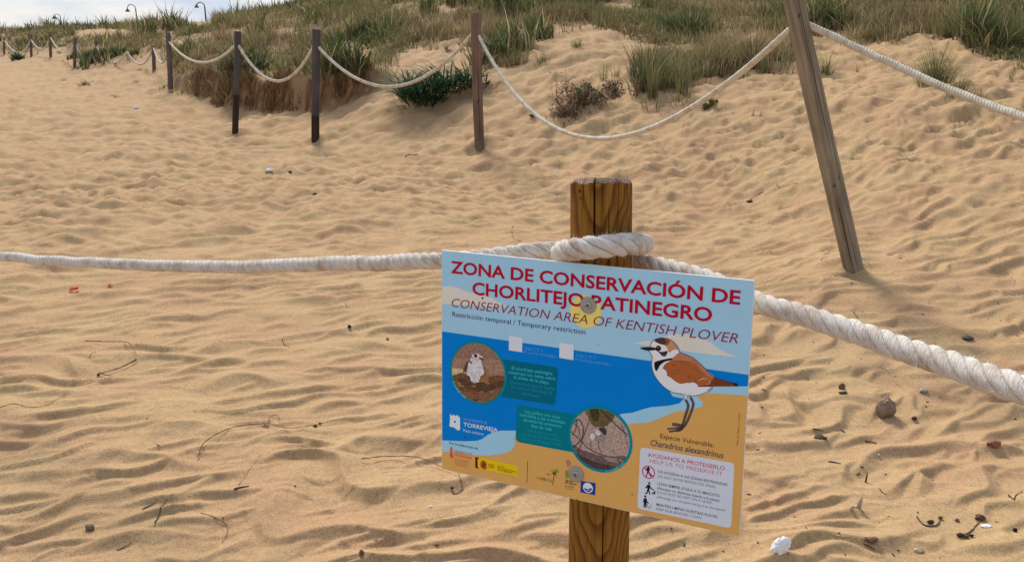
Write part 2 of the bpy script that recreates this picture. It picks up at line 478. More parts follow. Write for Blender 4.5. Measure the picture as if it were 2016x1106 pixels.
def ripples(x, y, near=1.0):
    """wind ripples: gentle windward backs, sharp crests and short steep faces, broken into lens shapes"""
    dist_ = np.hypot(x, y)
    rfar = .30 + .20 * sstep(3.2, 6.5, dist_)
    def saw(ph, r=rfar):
        p_ = ph - np.floor(ph)
        up = p_ / r
        up = up * up * (1.6 - .6 * up)                    # hollow at the foot, sharp at the crest
        dn = 1 - (p_ - r) / (1 - r)
        return np.where(p_ < r, up, dn ** 1.25)
    def field(lam, ang, seed, wa, amp, lu, mlo=-.30):
        a = R(ang)
        u = x * math.cos(a) + y * math.sin(a); v = -x * math.sin(a) + y * math.cos(a)
        ph = v / lam + wa * perlin(u / lu, v / (lam * 2.3), seed) + .5 * wa * perlin(u / (lu * .45), v / (lam * 1.2), seed + 3) + 1.5 * perlin(u / 1.6, v / 1.2, seed + 5)
        m = sstep(mlo, .45, perlin(u / (lu * .8), v / (lam * 1.5), seed + 7))
        return amp * (saw(ph) * (.12 + .88 * m))
    h = np.maximum(np.maximum(field(.155, 20, 2, .75, .0225, .46), field(.110, 28, 5, .75, .0165, .33) * (1 - .7 * sstep(4.5, 8, dist_))), field(.215, 11, 8, .85, .0280, .55, -.10))
    h = h + field(.060, 14, 11, .7, .0032, .15) * sstep(4.0, 2.6, dist_)
    h = h + sstep(4, 8, dist_) * (.026 * perlin(x / .34, y / .30, 61) - .034 * np.abs(perlin(x / .26, y / .20, 63)) - .016 * np.abs(perlin(x / .13, y / .11, 65)) * sstep(11, 8, dist_))
    h += .016 * fbm(x / .42, y / .36, 2, 12) + .035 * perlin(x / 1.6, y / 1.4, 15)
    foot = perlin(x / .26, y / .22, 18)
    h -= .013 * sstep(.34, .54, foot) * (.4 + .6 * sstep(-.5, 1.5, x))
    return (h - .012) * near * (1.15 + .60 * sstep(4, 9, dist_))

NC = 820
NRA = 700
rr = np.linspace(1.55 ** -.5, 62 ** -.5, NRA) ** -2.0
inner = np.exp(np.linspace(math.log(.25), math.log(1.55), 40))[:-1]
outer = np.exp(np.linspace(math.log(62), math.log(4500), 45))[1:]
rr = np.concatenate([inner, rr, outer])
fine = np.linspace(R(-38), R(38), NC)
side = R(38) + (np.linspace(0, 1, 60)[1:] ** 1.5) * (R(180) - R(38))
az = np.concatenate([-side[::-1], fine, side])
RR, AZ = np.meshgrid(rr, az, indexing='ij')
X = RR * np.sin(AZ); Y = RR * np.cos(AZ)
Zb, PXg, EARTH = height(X, Y)
_, PYg = to_px(X, np.maximum(Y, .6), Zb)
VEG = veg_density(PXg, PYg, X, Y) * (Y > 3)
# far beyond the picture the dunes stay vegetated
fade = 1 / (1 + (RR / 26) ** 2)
amp = np.where(VEG > 0, 1 - .6 * VEG, 1) * (.25 + .75 * sstep(75, 12, RR)) * sstep(0.2, .6, RR)
amp *= np.clip(1 - EARTH * 1.6, .2, 1)
Z = Zb + ripples(X, Y) * amp + .10 * fbm(X / 2.2, Y / 2.2, 3, 51) * sstep(.75, 1.1, Zb) * (RR < 120)
Z += EARTH * .16 * fbm(X * 5, Y * 5, 2, 61)
for (mx_, my_, mh) in ((1.84, 4.50, .05), (-.355, 9.476, .06), (-2.485, 11.003, .07), (-3.875, 12.201, .07), (-6.451, 16.688, .07), (-7.905, 19.6, .07), (.165, 1.455, .03)):
    dx_, dy_ = X - mx_, Y - my_
    Z += mh * np.exp(-(dx_ ** 2 + (dy_ - .10) ** 2) / .020) - .75 * mh * np.exp(-((dx_ + .03) ** 2 + (dy_ + .10) ** 2) / .016)
nr, nc = len(rr), len(az)
idx = np.arange(nr * nc).reshape(nr, nc)
q = np.stack([idx[:-1, :-1], idx[:-1, 1:], idx[1:, 1:], idx[1:, :-1]], -1).reshape(-1, 4)
q = q[:, ::-1]
cen = nr * nc
vv = np.stack([X, Y, Z], -1).reshape(-1, 3)
vv = np.vstack([vv, [[0, 0, 0]]])
fan = np.stack([np.full(nc - 1, cen), idx[0, 1:], idx[0, :-1]], -1)
lit_a = np.append((VEG * .75).ravel(), 0); ear_a = np.append(np.clip(EARTH * 2.6 * (1 - .75 * sstep(.05, .35, perlin(X * .9, Y * .9, 91))), 0, 1).ravel(), 0)
sand = np_mesh('sand_ground', vv, [q, fan], m_sand, cols={'litter': lit_a, 'earth': ear_a})
tag(sand, 'rippled golden beach sand rising into dunes', kind='structure')
_zi = Z
def ground(x, y):
    """height of the built sand surface"""
    r = math.hypot(x, y); a = math.atan2(x, y)
    i = np.searchsorted(rr, r) - 1; i = min(max(i, 0), nr - 2)
    j = np.searchsorted(az, a) - 1; j = min(max(j, 0), nc - 2)
    fi = (r - rr[i]) / (rr[i + 1] - rr[i]); fj = (a - az[j]) / (az[j + 1] - az[j])
    return float((_zi[i, j] * (1 - fi) + _zi[i + 1, j] * fi) * (1 - fj) + (_zi[i, j + 1] * (1 - fi) + _zi[i + 1, j + 1] * fi) * fj)
def ground_v(x, y):
    r = np.hypot(x, y); a = np.arctan2(x, y)
    i = np.clip(np.searchsorted(rr, r) - 1, 0, nr - 2); j = np.clip(np.searchsorted(az, a) - 1, 0, nc - 2)
    fi = (r - rr[i]) / (rr[i + 1] - rr[i]); fj = (a - az[j]) / (az[j + 1] - az[j])
    return (_zi[i, j] * (1 - fi) + _zi[i + 1, j] * fi) * (1 - fj) + (_zi[i, j + 1] * (1 - fi) + _zi[i + 1, j + 1] * fi) * fj
def spot(px, py):
    """where the line of sight through a photo point meets the sand"""
    r = ray(px, py); t0 = .8
    ts = np.exp(np.linspace(math.log(.9), math.log(90), 1500))
    pts = np.array([0, 0, CAMZ]) + ts[:, None] * r
    below = pts[:, 2] < ground_v(pts[:, 0], pts[:, 1])
    k = int(np.argmax(below)) if below.any() else len(ts) - 1
    a, bb = ts[max(k - 1, 0)], ts[k]
    for _ in range(12):
        m = (a + bb) / 2; p = np.array([0, 0, CAMZ]) + m * r
        if p[2] < ground(p[0], p[1]): bb = m
        else: a = m
    p = np.array([0, 0, CAMZ]) + bb * r
    return np.array([p[0], p[1], ground(p[0], p[1])])
def mpp(p):
    """metres per photo pixel at a point"""
    return (p[1] * CP - (p[2] - CAMZ) * SP) / FPX

# ------------------------------------------------------------------ posts
def frame_to(o, origin, zaxis, front=(0, -1, 0)):
    z = Vector(zaxis).normalized(); f = Vector(front)
    x = (-f).cross(z)
    x = Vector(f).cross(z) * -1
    x.normalize(); x = Vector((-f).cross(z)) if False else x
    y = z.cross(x)
    from mathutils import Matrix
    o.matrix_world = Matrix(((x.x, y.x, z.x, origin[0]), (x.y, y.y, z.y, origin[1]), (x.z, y.z, z.z, origin[2]), (0, 0, 0, 1)))
def post(name, base, top, rad, mat, cracks=(), seg=48, rows=60, taper=.0, facets=0, cham=.78, seed=0, knots=()):
    base = np.array(base, float); top = np.array(top, float)
    ax = top - base; H = np.linalg.norm(ax); ax /= H
    th = np.linspace(-math.pi * 1.5, math.pi * .5, seg, endpoint=False)
    extra = []
    for (ca, z0, z1, w, dp) in cracks: extra += [ca - w, ca - w * .45, ca, ca + w * .45, ca + w]
    th = np.sort(np.concatenate([th, extra])); ns_ = len(th)
    zc = .03 if facets else .012
    zs = np.concatenate([np.linspace(-.35, 0, 4)[:-1], np.linspace(0, H - zc, rows), np.linspace(H - zc, H, 14 if facets else 4)[1:]])
    T, Zz = np.meshgrid(th, zs)
    Rr = rad * (1 + taper * (1 - np.clip(Zz / H, 0, 1)))
    Rr = Rr * (1 + .012 * perlin(np.cos(T) * 2 + seed, Zz * 3 + np.sin(T) * 2, seed) + .006 * perlin(T * 4, Zz * 1.5, seed + 3))
    full = Rr.copy()
    crk = np.zeros_like(Rr)
    for (ca, z0, z1, w, dp) in cracks:
        wob = w * .0
        q = (Zz - z0) / max(z1 - z0, 1e-6)
        along = np.clip(np.minimum(sstep(-.02, .25, q), sstep(1.03, .7, q)) if z1 < H - .001 else sstep(0, .35, q), 0, 1)
        g = np.clip(1 - np.abs(T - ca) / w, 0, 1) * along
        Rr = Rr - dp * g ** .7
        crk = np.maximum(crk, sstep(.25, .75, g))
    for (ka, kz, kr) in knots:
        dd = np.sqrt(((T - ka) * rad) ** 2 + (Zz - kz) ** 2)
        g = sstep(kr, kr * .4, dd); Rr = Rr - .004 * g; crk = np.maximum(crk, g * .85)
    eg = np.zeros_like(Rr)
    if facets:
        lim = np.full_like(Rr, 9.)
        for k in range(facets):
            tk = -math.pi / 2 + 2 * math.pi * (k + .12) / facets
            c = np.cos(T - tk)
            jig = 1 + .03 * math.sin(k * 2.3)
            lim = np.minimum(lim, np.where(c > .2, (rad * cham * jig + (H - Zz) * .95) / np.maximum(c, .2), 9.))
        eg = (lim < Rr - .0004).astype(float)
        Rr = np.minimum(Rr, lim)
    else:
        Rr = Rr * np.where(Zz > H - .012, 1 - .10 * ((Zz - (H - .012)) / .012) ** 2, 1)
    Xx, Yy = Rr * np.cos(T), Rr * np.sin(T)
    # the whole post wanders a few millimetres off straight
    bend = .006 * np.sin(Zz * 2.4 + seed)
    Xx = Xx + bend
    nz = len(zs)
    V = np.stack([Xx, Yy, Zz], -1).reshape(-1, 3)
    ii = np.arange(nz * ns_).reshape(nz, ns_)
    j2 = np.roll(np.arange(ns_), -1)
    Q = np.stack([ii[:-1], ii[:-1][:, j2], ii[1:][:, j2], ii[1:]], -1).reshape(-1, 4)
    # cap: inner ring + centre
    last = V[ii[-1]]
    c0 = np.array([[bend[-1, 0], 0, H]])
    inn = last * .97 + c0 * .03
    nV = len(V)
    cen_ = c0 + [[0, 0, .0015]]
    V = np.vstack([V, inn, cen_])
    ir = nV + np.arange(ns_)
    Q2 = np.stack([ii[-1], ii[-1][j2], ir[j2], ir], -1)
    Tt = np.stack([ir, ir[j2], np.full(ns_, nV + ns_)], -1)
    egv = np.concatenate([eg.ravel(), np.ones(ns_ + 1)])
    crv = np.concatenate([crk.ravel(), crk[-1] * 1.0, [0]])
    o = np_mesh(name, V, [np.vstack([Q, Q2]), Tt], mat, cols={'endgrain': egv, 'crack': crv})
    from mathutils import Matrix
    z = Vector(ax); x = Vector((1, 0, 0)); x = (x - z * x.dot(z)).normalized(); y = z.cross(x)
    o.matrix_world = Matrix(((x.x, y.x, z.x, base[0]), (x.y, y.y, z.y, base[1]), (x.z, y.z, z.z, base[2]), (0, 0, 0, 1)))
    # top edges hard
    me = o.data
    return o

HP = math.pi / 2
# sign post
PT, PB = at_depth(1186, 351, 1.665), at_depth(1172.5, 1106, 1.735)
axp = (PT - PB) / np.linalg.norm(PT - PB)
k = 0
p = PB.copy()
while p[2] > ground(p[0], p[1]) and k < 400: p = p - axp * .005; k += 1
HPOST = np.linalg.norm(PT - p)
sp = post('sign_post', p, PT, .0598, m_pine, seg=160, rows=120, facets=8, cham=.80, seed=1,
          cracks=[(-HP - .32, HPOST - .215, HPOST, .035, .010), (-HP + .14, HPOST - .19, HPOST - .045, .016, .004),
                  (-HP + .45, HPOST - .10, HPOST - .0, .012, .003), (-HP - .06, HPOST - .07, HPOST - .0, .010, .003),
                  (-HP + .02, -.2, HPOST - .45, .022, .008), (-HP - .7, HPOST - .06, HPOST, .014, .004), (-HP + .85, HPOST - .05, HPOST, .014, .004)],
          knots=[(-HP - .87, HPOST - .026, .0042), (-HP - .80, HPOST - .037, .003), (-HP - .86, HPOST - .040, .002)])
tag(sp, 'thick orange-brown pine post wrapped in rope behind the plover sign', 'post')

FP = {}
def far_post(key, base_px, top_px, wpx, mat, label, name='wooden_post', **kw):
    s = spot(*base_px); d = mpp(s)
    t = at_Y(top_px[0], top_px[1], s[1] + kw.pop('dy', 0))
    o = post(name, s - np.array([0, 0, .02]), t, wpx * d / 2, mat, **kw)
    tag(o, label, 'post', 'posts of the rope fence along the dune')
    FP[key] = (s, t); return o
far_post('lean', (1679, 523), (1549, -72), 37.5, m_wgrey, 'cracked grey post leaning far over to the left, nearest of the dune fence', seg=120, rows=120, seed=2,
         cracks=[(-HP + .12, .55, 1.75, .05, .012), (-HP - .35, .02, .42, .05, .010), (-HP + .42, .2, .9, .022, .005), (-HP - .1, 1.1, 1.5, .02, .005), (-HP + .1, .0, .3, .03, .006)],
         knots=[(-HP - .35, .49, .011), (-HP + .35, .52, .010), (-HP - .1, 1.36, .010)])
far_post('p943', (944, 289), (937, 25), 19.5, m_wbrown, 'upright brown post right of the dark green strap-leaved plant', seg=72, rows=80, seed=3,
         cracks=[(-HP + .2, .0, 1.0, .07, .012), (-HP - .4, .6, 1.2, .04, .006)], knots=[(-HP - .1, .50, .012), (-HP + .35, .52, .010), (-HP + .1, 1.26, .012)])
far_post('p622', (621.5, 272), (622.5, 58), 15.5, m_wslate2, 'dark grey post with damp black foot beside the eroded bank', seed=4)
far_post('p465', (463.5, 259), (467.5, 62), 12, m_wslate, 'slim dark grey post with tall blackened foot in front of the eroded bank', seed=5)
far_post('p333', (336, 174), (330, 64), 9.5, m_wfar, 'brown-grey post standing at the left end of the eroded bank', seed=6, seg=24, rows=20)
far_post('p303', (303, 139), (301, 90), 7, m_wfar, 'short thin post close behind the left end of the bank', seed=7, seg=20, rows=12)
far_post('p190', (190, 118), (189, 80), 5, m_wfar, 'post half hidden in dune grass, only its head showing', seed=8, seg=20, rows=12)
far_post('p147', (146.5, 135), (148.5, 74), 6, m_wfar, 'thin far post beside the dark green shrub at the foot of the left dune', seed=9, seg=20, rows=12)
far_post('p99', (100, 113), (98.5, 63), 5.3, m_wfar, 'third post from the left edge of the photo in the far rope fence', seed=10, seg=20, rows=12)
far_post('p60', (62, 112), (60.5, 67), 4.6, m_wfar, 'second post from the left edge of the photo in the far rope fence', seed=11, seg=20, rows=12)
far_post('p8', (8, 107), (8, 74), 3.8, m_wfar, 'farthest thin post at the very left edge of the photo', seed=12, seg=20, rows=12)

# ------------------------------------------------------------------ ropes
def spline(pts, step):
    pts = np.asarray(pts, float)
    pts = np.vstack([2 * pts[0] - pts[1], pts, 2 * pts[-1] - pts[-2]])
    out = []
    for i in range(1, len(pts) - 2):
        p0, p1, p2, p3 = pts[i - 1:i + 3]
        # centripetal
        t1 = max(np.linalg.norm(p1 - p0) ** .5, 1e-4); t2 = t1 + max(np.linalg.norm(p2 - p1) ** .5, 1e-4); t3 = t2 + max(np.linalg.norm(p3 - p2) ** .5, 1e-4)
        t = np.linspace(t1, t2, 24, endpoint=False)[:, None]
        A1 = (t1 - t) / t1 * p0 + t / t1 * p1; A2 = (t2 - t) / (t2 - t1) * p1 + (t - t1) / (t2 - t1) * p2; A3 = (t3 - t) / (t3 - t2) * p2 + (t - t2) / (t3 - t2) * p3
        B1 = (t2 - t) / t2 * A1 + t / t2 * A2; B2 = (t3 - t) / (t3 - t1) * A2 + (t - t1) / (t3 - t1) * A3
        out.append((t2 - t) / (t2 - t1) * B1 + (t - t1) / (t2 - t1) * B2)
    out.append(pts[-2][None]); C = np.vstack(out)
    s = np.concatenate([[0], np.cumsum(np.linalg.norm(np.diff(C, axis=0), axis=1))])
    n = max(int(s[-1] / step), 4)
    si = np.linspace(0, s[-1], n)
    return np.stack([np.interp(si, s, C[:, k]) for k in range(3)], 1), si
def rope(name, pts, radius, mat, label, step=None, seg=10, pitch=2.2, hand=1, group=None, fuzz=0, wob=0.0, pitchfun=None, radfun=None):
    C, s = spline(pts, step or radius * .35)
    if wob:
        C = C + wob * radius * np.stack([perlin(s * 6, s * 0 + 1.5, 3), perlin(s * 5, s * 0 + 3.5, 5), perlin(s * 7, s * 0 + 7.5, 7)], 1)
    T = np.gradient(C, axis=0); T /= np.linalg.norm(T, axis=1)[:, None]
    # parallel transport
    Nn = np.zeros_like(T); up = np.array([0, 0, 1.0]); n0 = up - T[0] * up.dot(T[0]); Nn[0] = n0 / np.linalg.norm(n0)
    for i in range(1, len(T)):
        v = Nn[i - 1] - T[i] * Nn[i - 1].dot(T[i]); Nn[i] = v / np.linalg.norm(v)
    B = np.cross(T, Nn)
    rad_ = np.full(len(s), radius) if radfun is None else radfun(s, C) * radius
    pit = np.full(len(s), pitch) if pitchfun is None else pitchfun(s, C)
    ds = np.gradient(s)
    ang = hand * 2 * math.pi * np.cumsum(ds / (pit * 2 * rad_))
    mesh = Acc(); UV = []; CO = []
    srad, off = .52, .50
    NS = 4
    for k in range(NS):
        ph = ang + k * 2 * math.pi / NS
        O = np.cos(ph)[:, None] * Nn + np.sin(ph)[:, None] * B
        Pk = C + O * (off * rad_)[:, None]
        Tk = np.gradient(Pk, axis=0); Tk /= np.linalg.norm(Tk, axis=1)[:, None]
        O2 = O - Tk * np.sum(O * Tk, 1)[:, None]; O2 /= np.linalg.norm(O2, axis=1)[:, None]
        B2 = np.cross(Tk, O2)
        be = np.linspace(0, 2 * math.pi, seg, endpoint=False) + math.pi
        # slightly irregular strand
        rv = srad * rad_[:, None] * (1 + .05 * perlin(s[:, None] / radius * .6 + k * 7, be[None] * .8 + k, 3))
        V = Pk[:, None] + (np.cos(be)[None, :, None] * O2[:, None] + np.sin(be)[None, :, None] * B2[:, None]) * rv[:, :, None]
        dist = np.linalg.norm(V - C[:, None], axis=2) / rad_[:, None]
        CO.append((sstep(.86, .70, dist) * .95).ravel())  # painted groove shade, stronger towards the rope axis
        UV.append(np.stack([np.broadcast_to((be - math.pi) / (2 * math.pi), dist.shape), np.broadcast_to((s / (10 * radius))[:, None], dist.shape)], -1).reshape(-1, 2))
        ii = np.arange(len(s) * seg).reshape(len(s), seg); j2 = np.roll(np.arange(seg), -1)
        Q = np.stack([ii[:-1], ii[:-1][:, j2], ii[1:][:, j2], ii[1:]], -1).reshape(-1, 4)
        mesh.add(V.reshape(-1, 3), q=Q[:, ::-1])
    org = C[len(C) // 2]
    o = np_mesh(name, np.vstack(mesh.v) - org, np.vstack(mesh.q), mat, cols={'groove_shade': np.concatenate(CO)}, uvs=np.vstack(UV))
    o.location = org
    tag(o, label, 'rope', group)
    if fuzz:
        V = np.vstack(mesh.v); CC = np.tile(np.repeat(C, seg, axis=0), (NS, 1)); RD = np.tile(np.repeat(rad_, seg), NS)
        D = V - CC; dn = np.linalg.norm(D, axis=1); ok = np.where(dn > RD * .8)[0]
        pick = rng.choice(ok, fuzz)
        b0 = V[pick]; dr = D[pick] / dn[pick][:, None]
        dr = dr + rng.normal(0, .75, dr.shape); dr /= np.linalg.norm(dr, axis=1)[:, None]
        ln = rng.gamma(2.0, .0020, fuzz)[:, None] * (radius / .018)
        sd_ = np.cross(dr, rng.normal(0, 1, dr.shape)); sd_ /= np.linalg.norm(sd_, axis=1)[:, None]
        w = .00022
        c1_ = b0 + dr * ln * .55; dr2 = dr + rng.normal(0, .6, dr.shape); e = c1_ + dr2 * ln * .6
        FV = np.stack([b0 - sd_ * w - dr * .001, b0 + sd_ * w - dr * .001, c1_ + sd_ * w * .8, c1_ - sd_ * w * .8, e], 1).reshape(-1, 3) - org
        bi = np.arange(fuzz) * 5
        fo = np_mesh('loose_fibres', FV, [np.stack([bi, bi + 1, bi + 2, bi + 3], 1), np.stack([bi + 3, bi + 2, bi + 4], 1)], m_fibre, parent=o)
        fo['kind'] = 'stuff'
    return o
# near rope: from the left, once round the sign post, off to the right
def D(px, py, d): return at_depth(px, py, d)
near_pts = [D(-420, 452, 5.0), D(-200, 483, 4.1), D(0, 505, 3.35), D(200, 519, 2.95), D(430, 524.5, 2.5), D(650, 520.5, 2.13), D(860, 512, 1.85), D(1000, 499.5, 1.76),
            D(1065, 494, 1.735), D(1120, 489, 1.765), D(1190, 484, 1.775), D(1240, 482, 1.755), D(1266, 482, 1.70), D(1264, 482, 1.65), D(1236, 483, 1.595), D(1185, 486, 1.572),
            D(1140, 489, 1.59), D(1106, 493, 1.645), D(1103, 499, 1.70), D(1130, 507, 1.785), D(1180, 512, 1.83), D(1235, 516, 1.80), D(1270, 521, 1.735), D(1330, 534, 1.67), D(1400, 553, 1.60), D(1490, 592, 1.52),
            D(1700, 662, 1.33), D(1860, 714, 1.20), D(2016, 769, 1.07), D(2250, 850, .95)]
def npitch(s, C):
    d = C[:, 1] * CP - (C[:, 2] - CAMZ) * SP
    left = C[:, 0] < at_depth(1090, 490, 1.7)[0]
    return np.where(left, 2.5 + .7 * sstep(-.45, .1, C[:, 0]), 3.2)
def nrad(s, C):
    # slack and fat where it is wrapped, drawn thin where it is taut
    i0 = int(np.argmin(np.linalg.norm(C - D(1185, 486, 1.572), axis=1)))
    ds_ = np.abs(s - s[i0])
    return 1.0 + .17 * sstep(.20, .05, ds_) + .06 * sstep(.4, 1.4, s - s[i0])
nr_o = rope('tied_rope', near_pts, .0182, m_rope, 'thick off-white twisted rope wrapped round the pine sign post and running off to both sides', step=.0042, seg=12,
            hand=1, fuzz=30000, wob=.25, pitchfun=npitch, radfun=nrad)

def sag_pts(A, B, low, n=15):
    A, B = np.array(A), np.array(B); lo, hi = 0., 3.
    t = np.linspace(0, 1, 41)[:, None]
    for _ in range(30):
        m = (lo + hi) / 2
        C = A + (B - A) * t - np.array([0, 0, 1]) * 4 * m * t * (1 - t)
        if to_px(C[:, 0], C[:, 1], C[:, 2])[1].max() > low: hi = m
        else: lo = m
    t = np.linspace(0, 1, n)[:, None]
    return A + (B - A) * t - np.array([0, 0, 1]) * 4 * m * t * (1 - t)
def PY(key): return (FP[key][0][1] + FP[key][1][1]) / 2
def pp(key, px, py): return at_Y(px, py, PY(key))
G = 'rope spans of the dune fence'
def span(A, B, low, r, label, mat=None, hand=1, pitch=1.9):
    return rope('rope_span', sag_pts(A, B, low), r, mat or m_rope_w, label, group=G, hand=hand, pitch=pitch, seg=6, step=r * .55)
span(pp('p943', 941, 68), pp('lean', 1560, 55), 273, .0185, 'long rope span sagging low from the brown post to the leaning post')
span(pp('p622', 624, 90), pp('p943', 931, 66), 171, .020, 'rope span hanging in front of the dark green strap-leaved plant')
span(pp('p465', 467, 86), pp('p622', 617, 92), 160, .020, 'rope span between the two dark posts before the eroded bank')
span(pp('p333', 333, 83), pp('p465', 463, 90), 123.5, .020, 'shallow rope span left of the slim dark post')
span(pp('p303', 302, 94), pp('p333', 329, 97), 124.5, .020, 'short tight rope loop between the two posts at the left end of the bank')
span(at_Y(250, 103, FP['p303'][0][1] * 1.07), pp('p303', 301, 95), 127, .022, 'rope loop lying almost on the pale sand left of the short thin post')
span(pp('p190', 189.5, 91), at_Y(249, 103, FP['p303'][0][1] * 1.08), 124, .022, 'rope coming down from the half hidden post into dune grass')
span(pp('p147', 148.5, 86), pp('p190', 188, 90), 120, .022, 'steep rope dropping behind the dark green shrub at the left dune')
span(pp('p99', 99, 74), pp('p147', 147, 86), 104, .022, 'rope span right of the third post from the left edge')
span(pp('p60', 60.5, 78), pp('p99', 98, 76), 97, .024, 'rope span between second and third post from the left edge')
span(pp('p8', 8.5, 80), pp('p60', 60, 80), 104, .026, 'rope span between the farthest post and the next one')
span(at_Y(-45, 78, PY('p8') * 1.08), pp('p8', 7.5, 80), 102, .026, 'end of rope entering from the left edge of the photo to the farthest post')
yl = PY('lean')
rope('rope_span', [pp('lean', 1586, 47), at_Y(1640, 72, yl - .12), at_Y(1700, 100, yl - .27), at_Y(1800, 146, yl - .53), at_Y(1900, 189, yl - .8), at_Y(2016, 232, yl - 1.12), at_Y(2150, 276, yl - 1.45), at_Y(2350, 330, yl - 1.8)],
     .0180, m_rope_w, 'rope span slanting down from the leaning post to the right edge of the photo', group=G, pitch=1.9, seg=8, step=.009, wob=.2)

# ------------------------------------------------------------------ conservation sign
from mathutils.geometry import tessellate_polygon
from mathutils import Matrix
CPX = [(869.5, 492.5), (1485.5, 552.5), (1456, 1056), (870, 922.5)]      # TL TR BR BL
rs = [ray(*c) for c in CPX]
# the one parallelogram seen as this quadrilateral: d0 r0 - d1 r1 + d2 r2 - d3 r3 = 0
Am = np.stack([rs[1], -rs[2], rs[3]], 1)
dd = np.linalg.solve(Am, rs[0])
cs = [rs[0]] + [rs[k + 1] * dd[k] for k in range(3)]
cs = [c / 1.0 for c in cs]
# scale so that the board passes 2 mm in front of the post at the upper washer
nrm = np.cross(cs[1] - cs[0], cs[3] - cs[0]); nrm /= np.linalg.norm(nrm)
if nrm[1] > 0: nrm = -nrm
def hit(px, py, o, n_): r = ray(px, py); return r * (o.dot(n_) / r.dot(n_))
eye = np.array([0, 0, CAMZ])
need = 0
for t in np.linspace(0, 1, 40):
    c = PT + (p - PT) * t - eye
    qx, qy = to_px(*(c + eye))
    if 560 < qy < 1000:
        # plane through post surface point nearest the viewer along nrm
        c2 = c + nrm * .0625
        s_ = c2.dot(nrm) / cs[0].dot(nrm)
        need = s_ if need == 0 else min(need, s_)
cs = [c * need for c in cs]
O0 = sum(cs) / 4
ex = cs[1] - cs[0]; WB = np.linalg.norm(ex); ex /= WB
ey = cs[0] - cs[3]; ey = ey - ex * ey.dot(ex); ey /= np.linalg.norm(ey)
def S(px, py):
    h = hit(px, py, O0, nrm) - O0
    return np.array([h.dot(ex), h.dot(ey)])
ez = np.cross(ex, ey)
sgn = 1 if ez.dot(nrm) > 0 else -1
board = empty('information_sign')
MW = Matrix(((ex[0], ey[0], nrm[0], O0[0] + eye[0]), (ex[1], ey[1], nrm[1], O0[1] + eye[1]), (ex[2], ey[2], nrm[2], O0[2] + eye[2]), (0, 0, 0, 1)))
board.matrix_world = MW
tag(board, 'bilingual plover conservation sign with red title, painted bird and sea, screwed to the pine post', 'sign')
SG = 1.18
def lin(c): return tuple(((x / 255) / 12.92 if x / 255 <= .04045 else ((x / 255 + .055) / 1.055) ** 2.4) for x in c)
PM = {}
def ink(c, mott=False):
    if mott:
        k_ = ('m',) + tuple(c)
        if k_ not in PM: PM[k_] = plain('print_photo_%d' % len(PM), tuple(min(.9, x * SG) for x in lin(c)), .55, .06, nscale=210, var=.38)
        return PM[k_]
    if c not in PM:
        l = tuple(min(.9, x * SG) for x in lin(c))
        PM[c] = plain('print_%d' % len(PM), l, .55, .06, nscale=14, var=.03)
    return PM[c]
LZ = .00012
def smooth_closed(P2, sub=6):
    P2 = np.asarray(P2, float); n = len(P2); out = []
    for i in range(n):
        p0, p1, p2, p3 = P2[i - 1], P2[i], P2[(i + 1) % n], P2[(i + 2) % n]
        for k in range(sub):
            t = k / sub
            out.append(.5 * ((2 * p1) + (-p0 + p2) * t + (2 * p0 - 5 * p1 + 4 * p2 - p3) * t * t + (-p0 + 3 * p1 - 3 * p2 + p3) * t ** 3))
    return np.array(out)
def smooth_open(P2, sub=6):
    P2 = np.asarray(P2, float); Q = np.vstack([2 * P2[0] - P2[1], P2, 2 * P2[-1] - P2[-2]]); out = []
    for i in range(1, len(Q) - 2):
        p0, p1, p2, p3 = Q[i - 1:i + 3]
        for k in range(sub):
            t = k / sub
            out.append(.5 * ((2 * p1) + (-p0 + p2) * t + (2 * p0 - 5 * p1 + 4 * p2 - p3) * t * t + (-p0 + 3 * p1 - 3 * p2 + p3) * t ** 3))
    out.append(Q[-2]); return np.array(out)
def local_poly(name, L2, col, layer):
    L2 = [Vector((a, b, 0)) for a, b in L2]
    tr = tessellate_polygon([L2])
    o = np_mesh(name, [(v.x, v.y, layer * LZ) for v in L2], np.array([t if (L2[t[1]] - L2[t[0]]).cross(L2[t[2]] - L2[t[0]]).z > 0 else t[::-1] for t in tr]), ink(col, name.startswith('picture_')), parent=board, smooth=False)
    return o
def poly(name, pts, col, layer, sm=False, off=None):
    """pts in photo pixels (or crop pixels with off=(x0,y0,zoom))"""
    pts = np.asarray(pts, float)
    if off: pts = pts / off[2] + np.array(off[:2])
    if sm: pts = smooth_closed(pts)
    return local_poly(name, [S(*q) for q in pts], col, layer)
def stroke(name, pts, w, col, layer, sm=True, off=None, taper=False):
    """w in photo pixels"""
    pts = np.asarray(pts, float)
    if off: pts = pts / off[2] + np.array(off[:2])
    if sm and len(pts) > 2: pts = smooth_open(pts, 5)
    L2 = np.array([S(*q) for q in pts]); wm = w * .00093
    T = np.gradient(L2, axis=0); T /= np.maximum(np.linalg.norm(T, axis=1), 1e-9)[:, None]
    Nn = np.stack([-T[:, 1], T[:, 0]], 1)
    ww = np.full(len(L2), wm / 2)
    if taper: ww = ww * np.linspace(1, .25, len(L2))
    V = np.vstack([L2 + Nn * ww[:, None], L2 - Nn * ww[:, None]])
    n = len(L2); i = np.arange(n - 1)
    return np_mesh(name, np.hstack([V, np.full((2 * n, 1), layer * LZ)]), np.stack([i + n, i + n + 1, i + 1, i], 1), ink(col), parent=board, smooth=False)
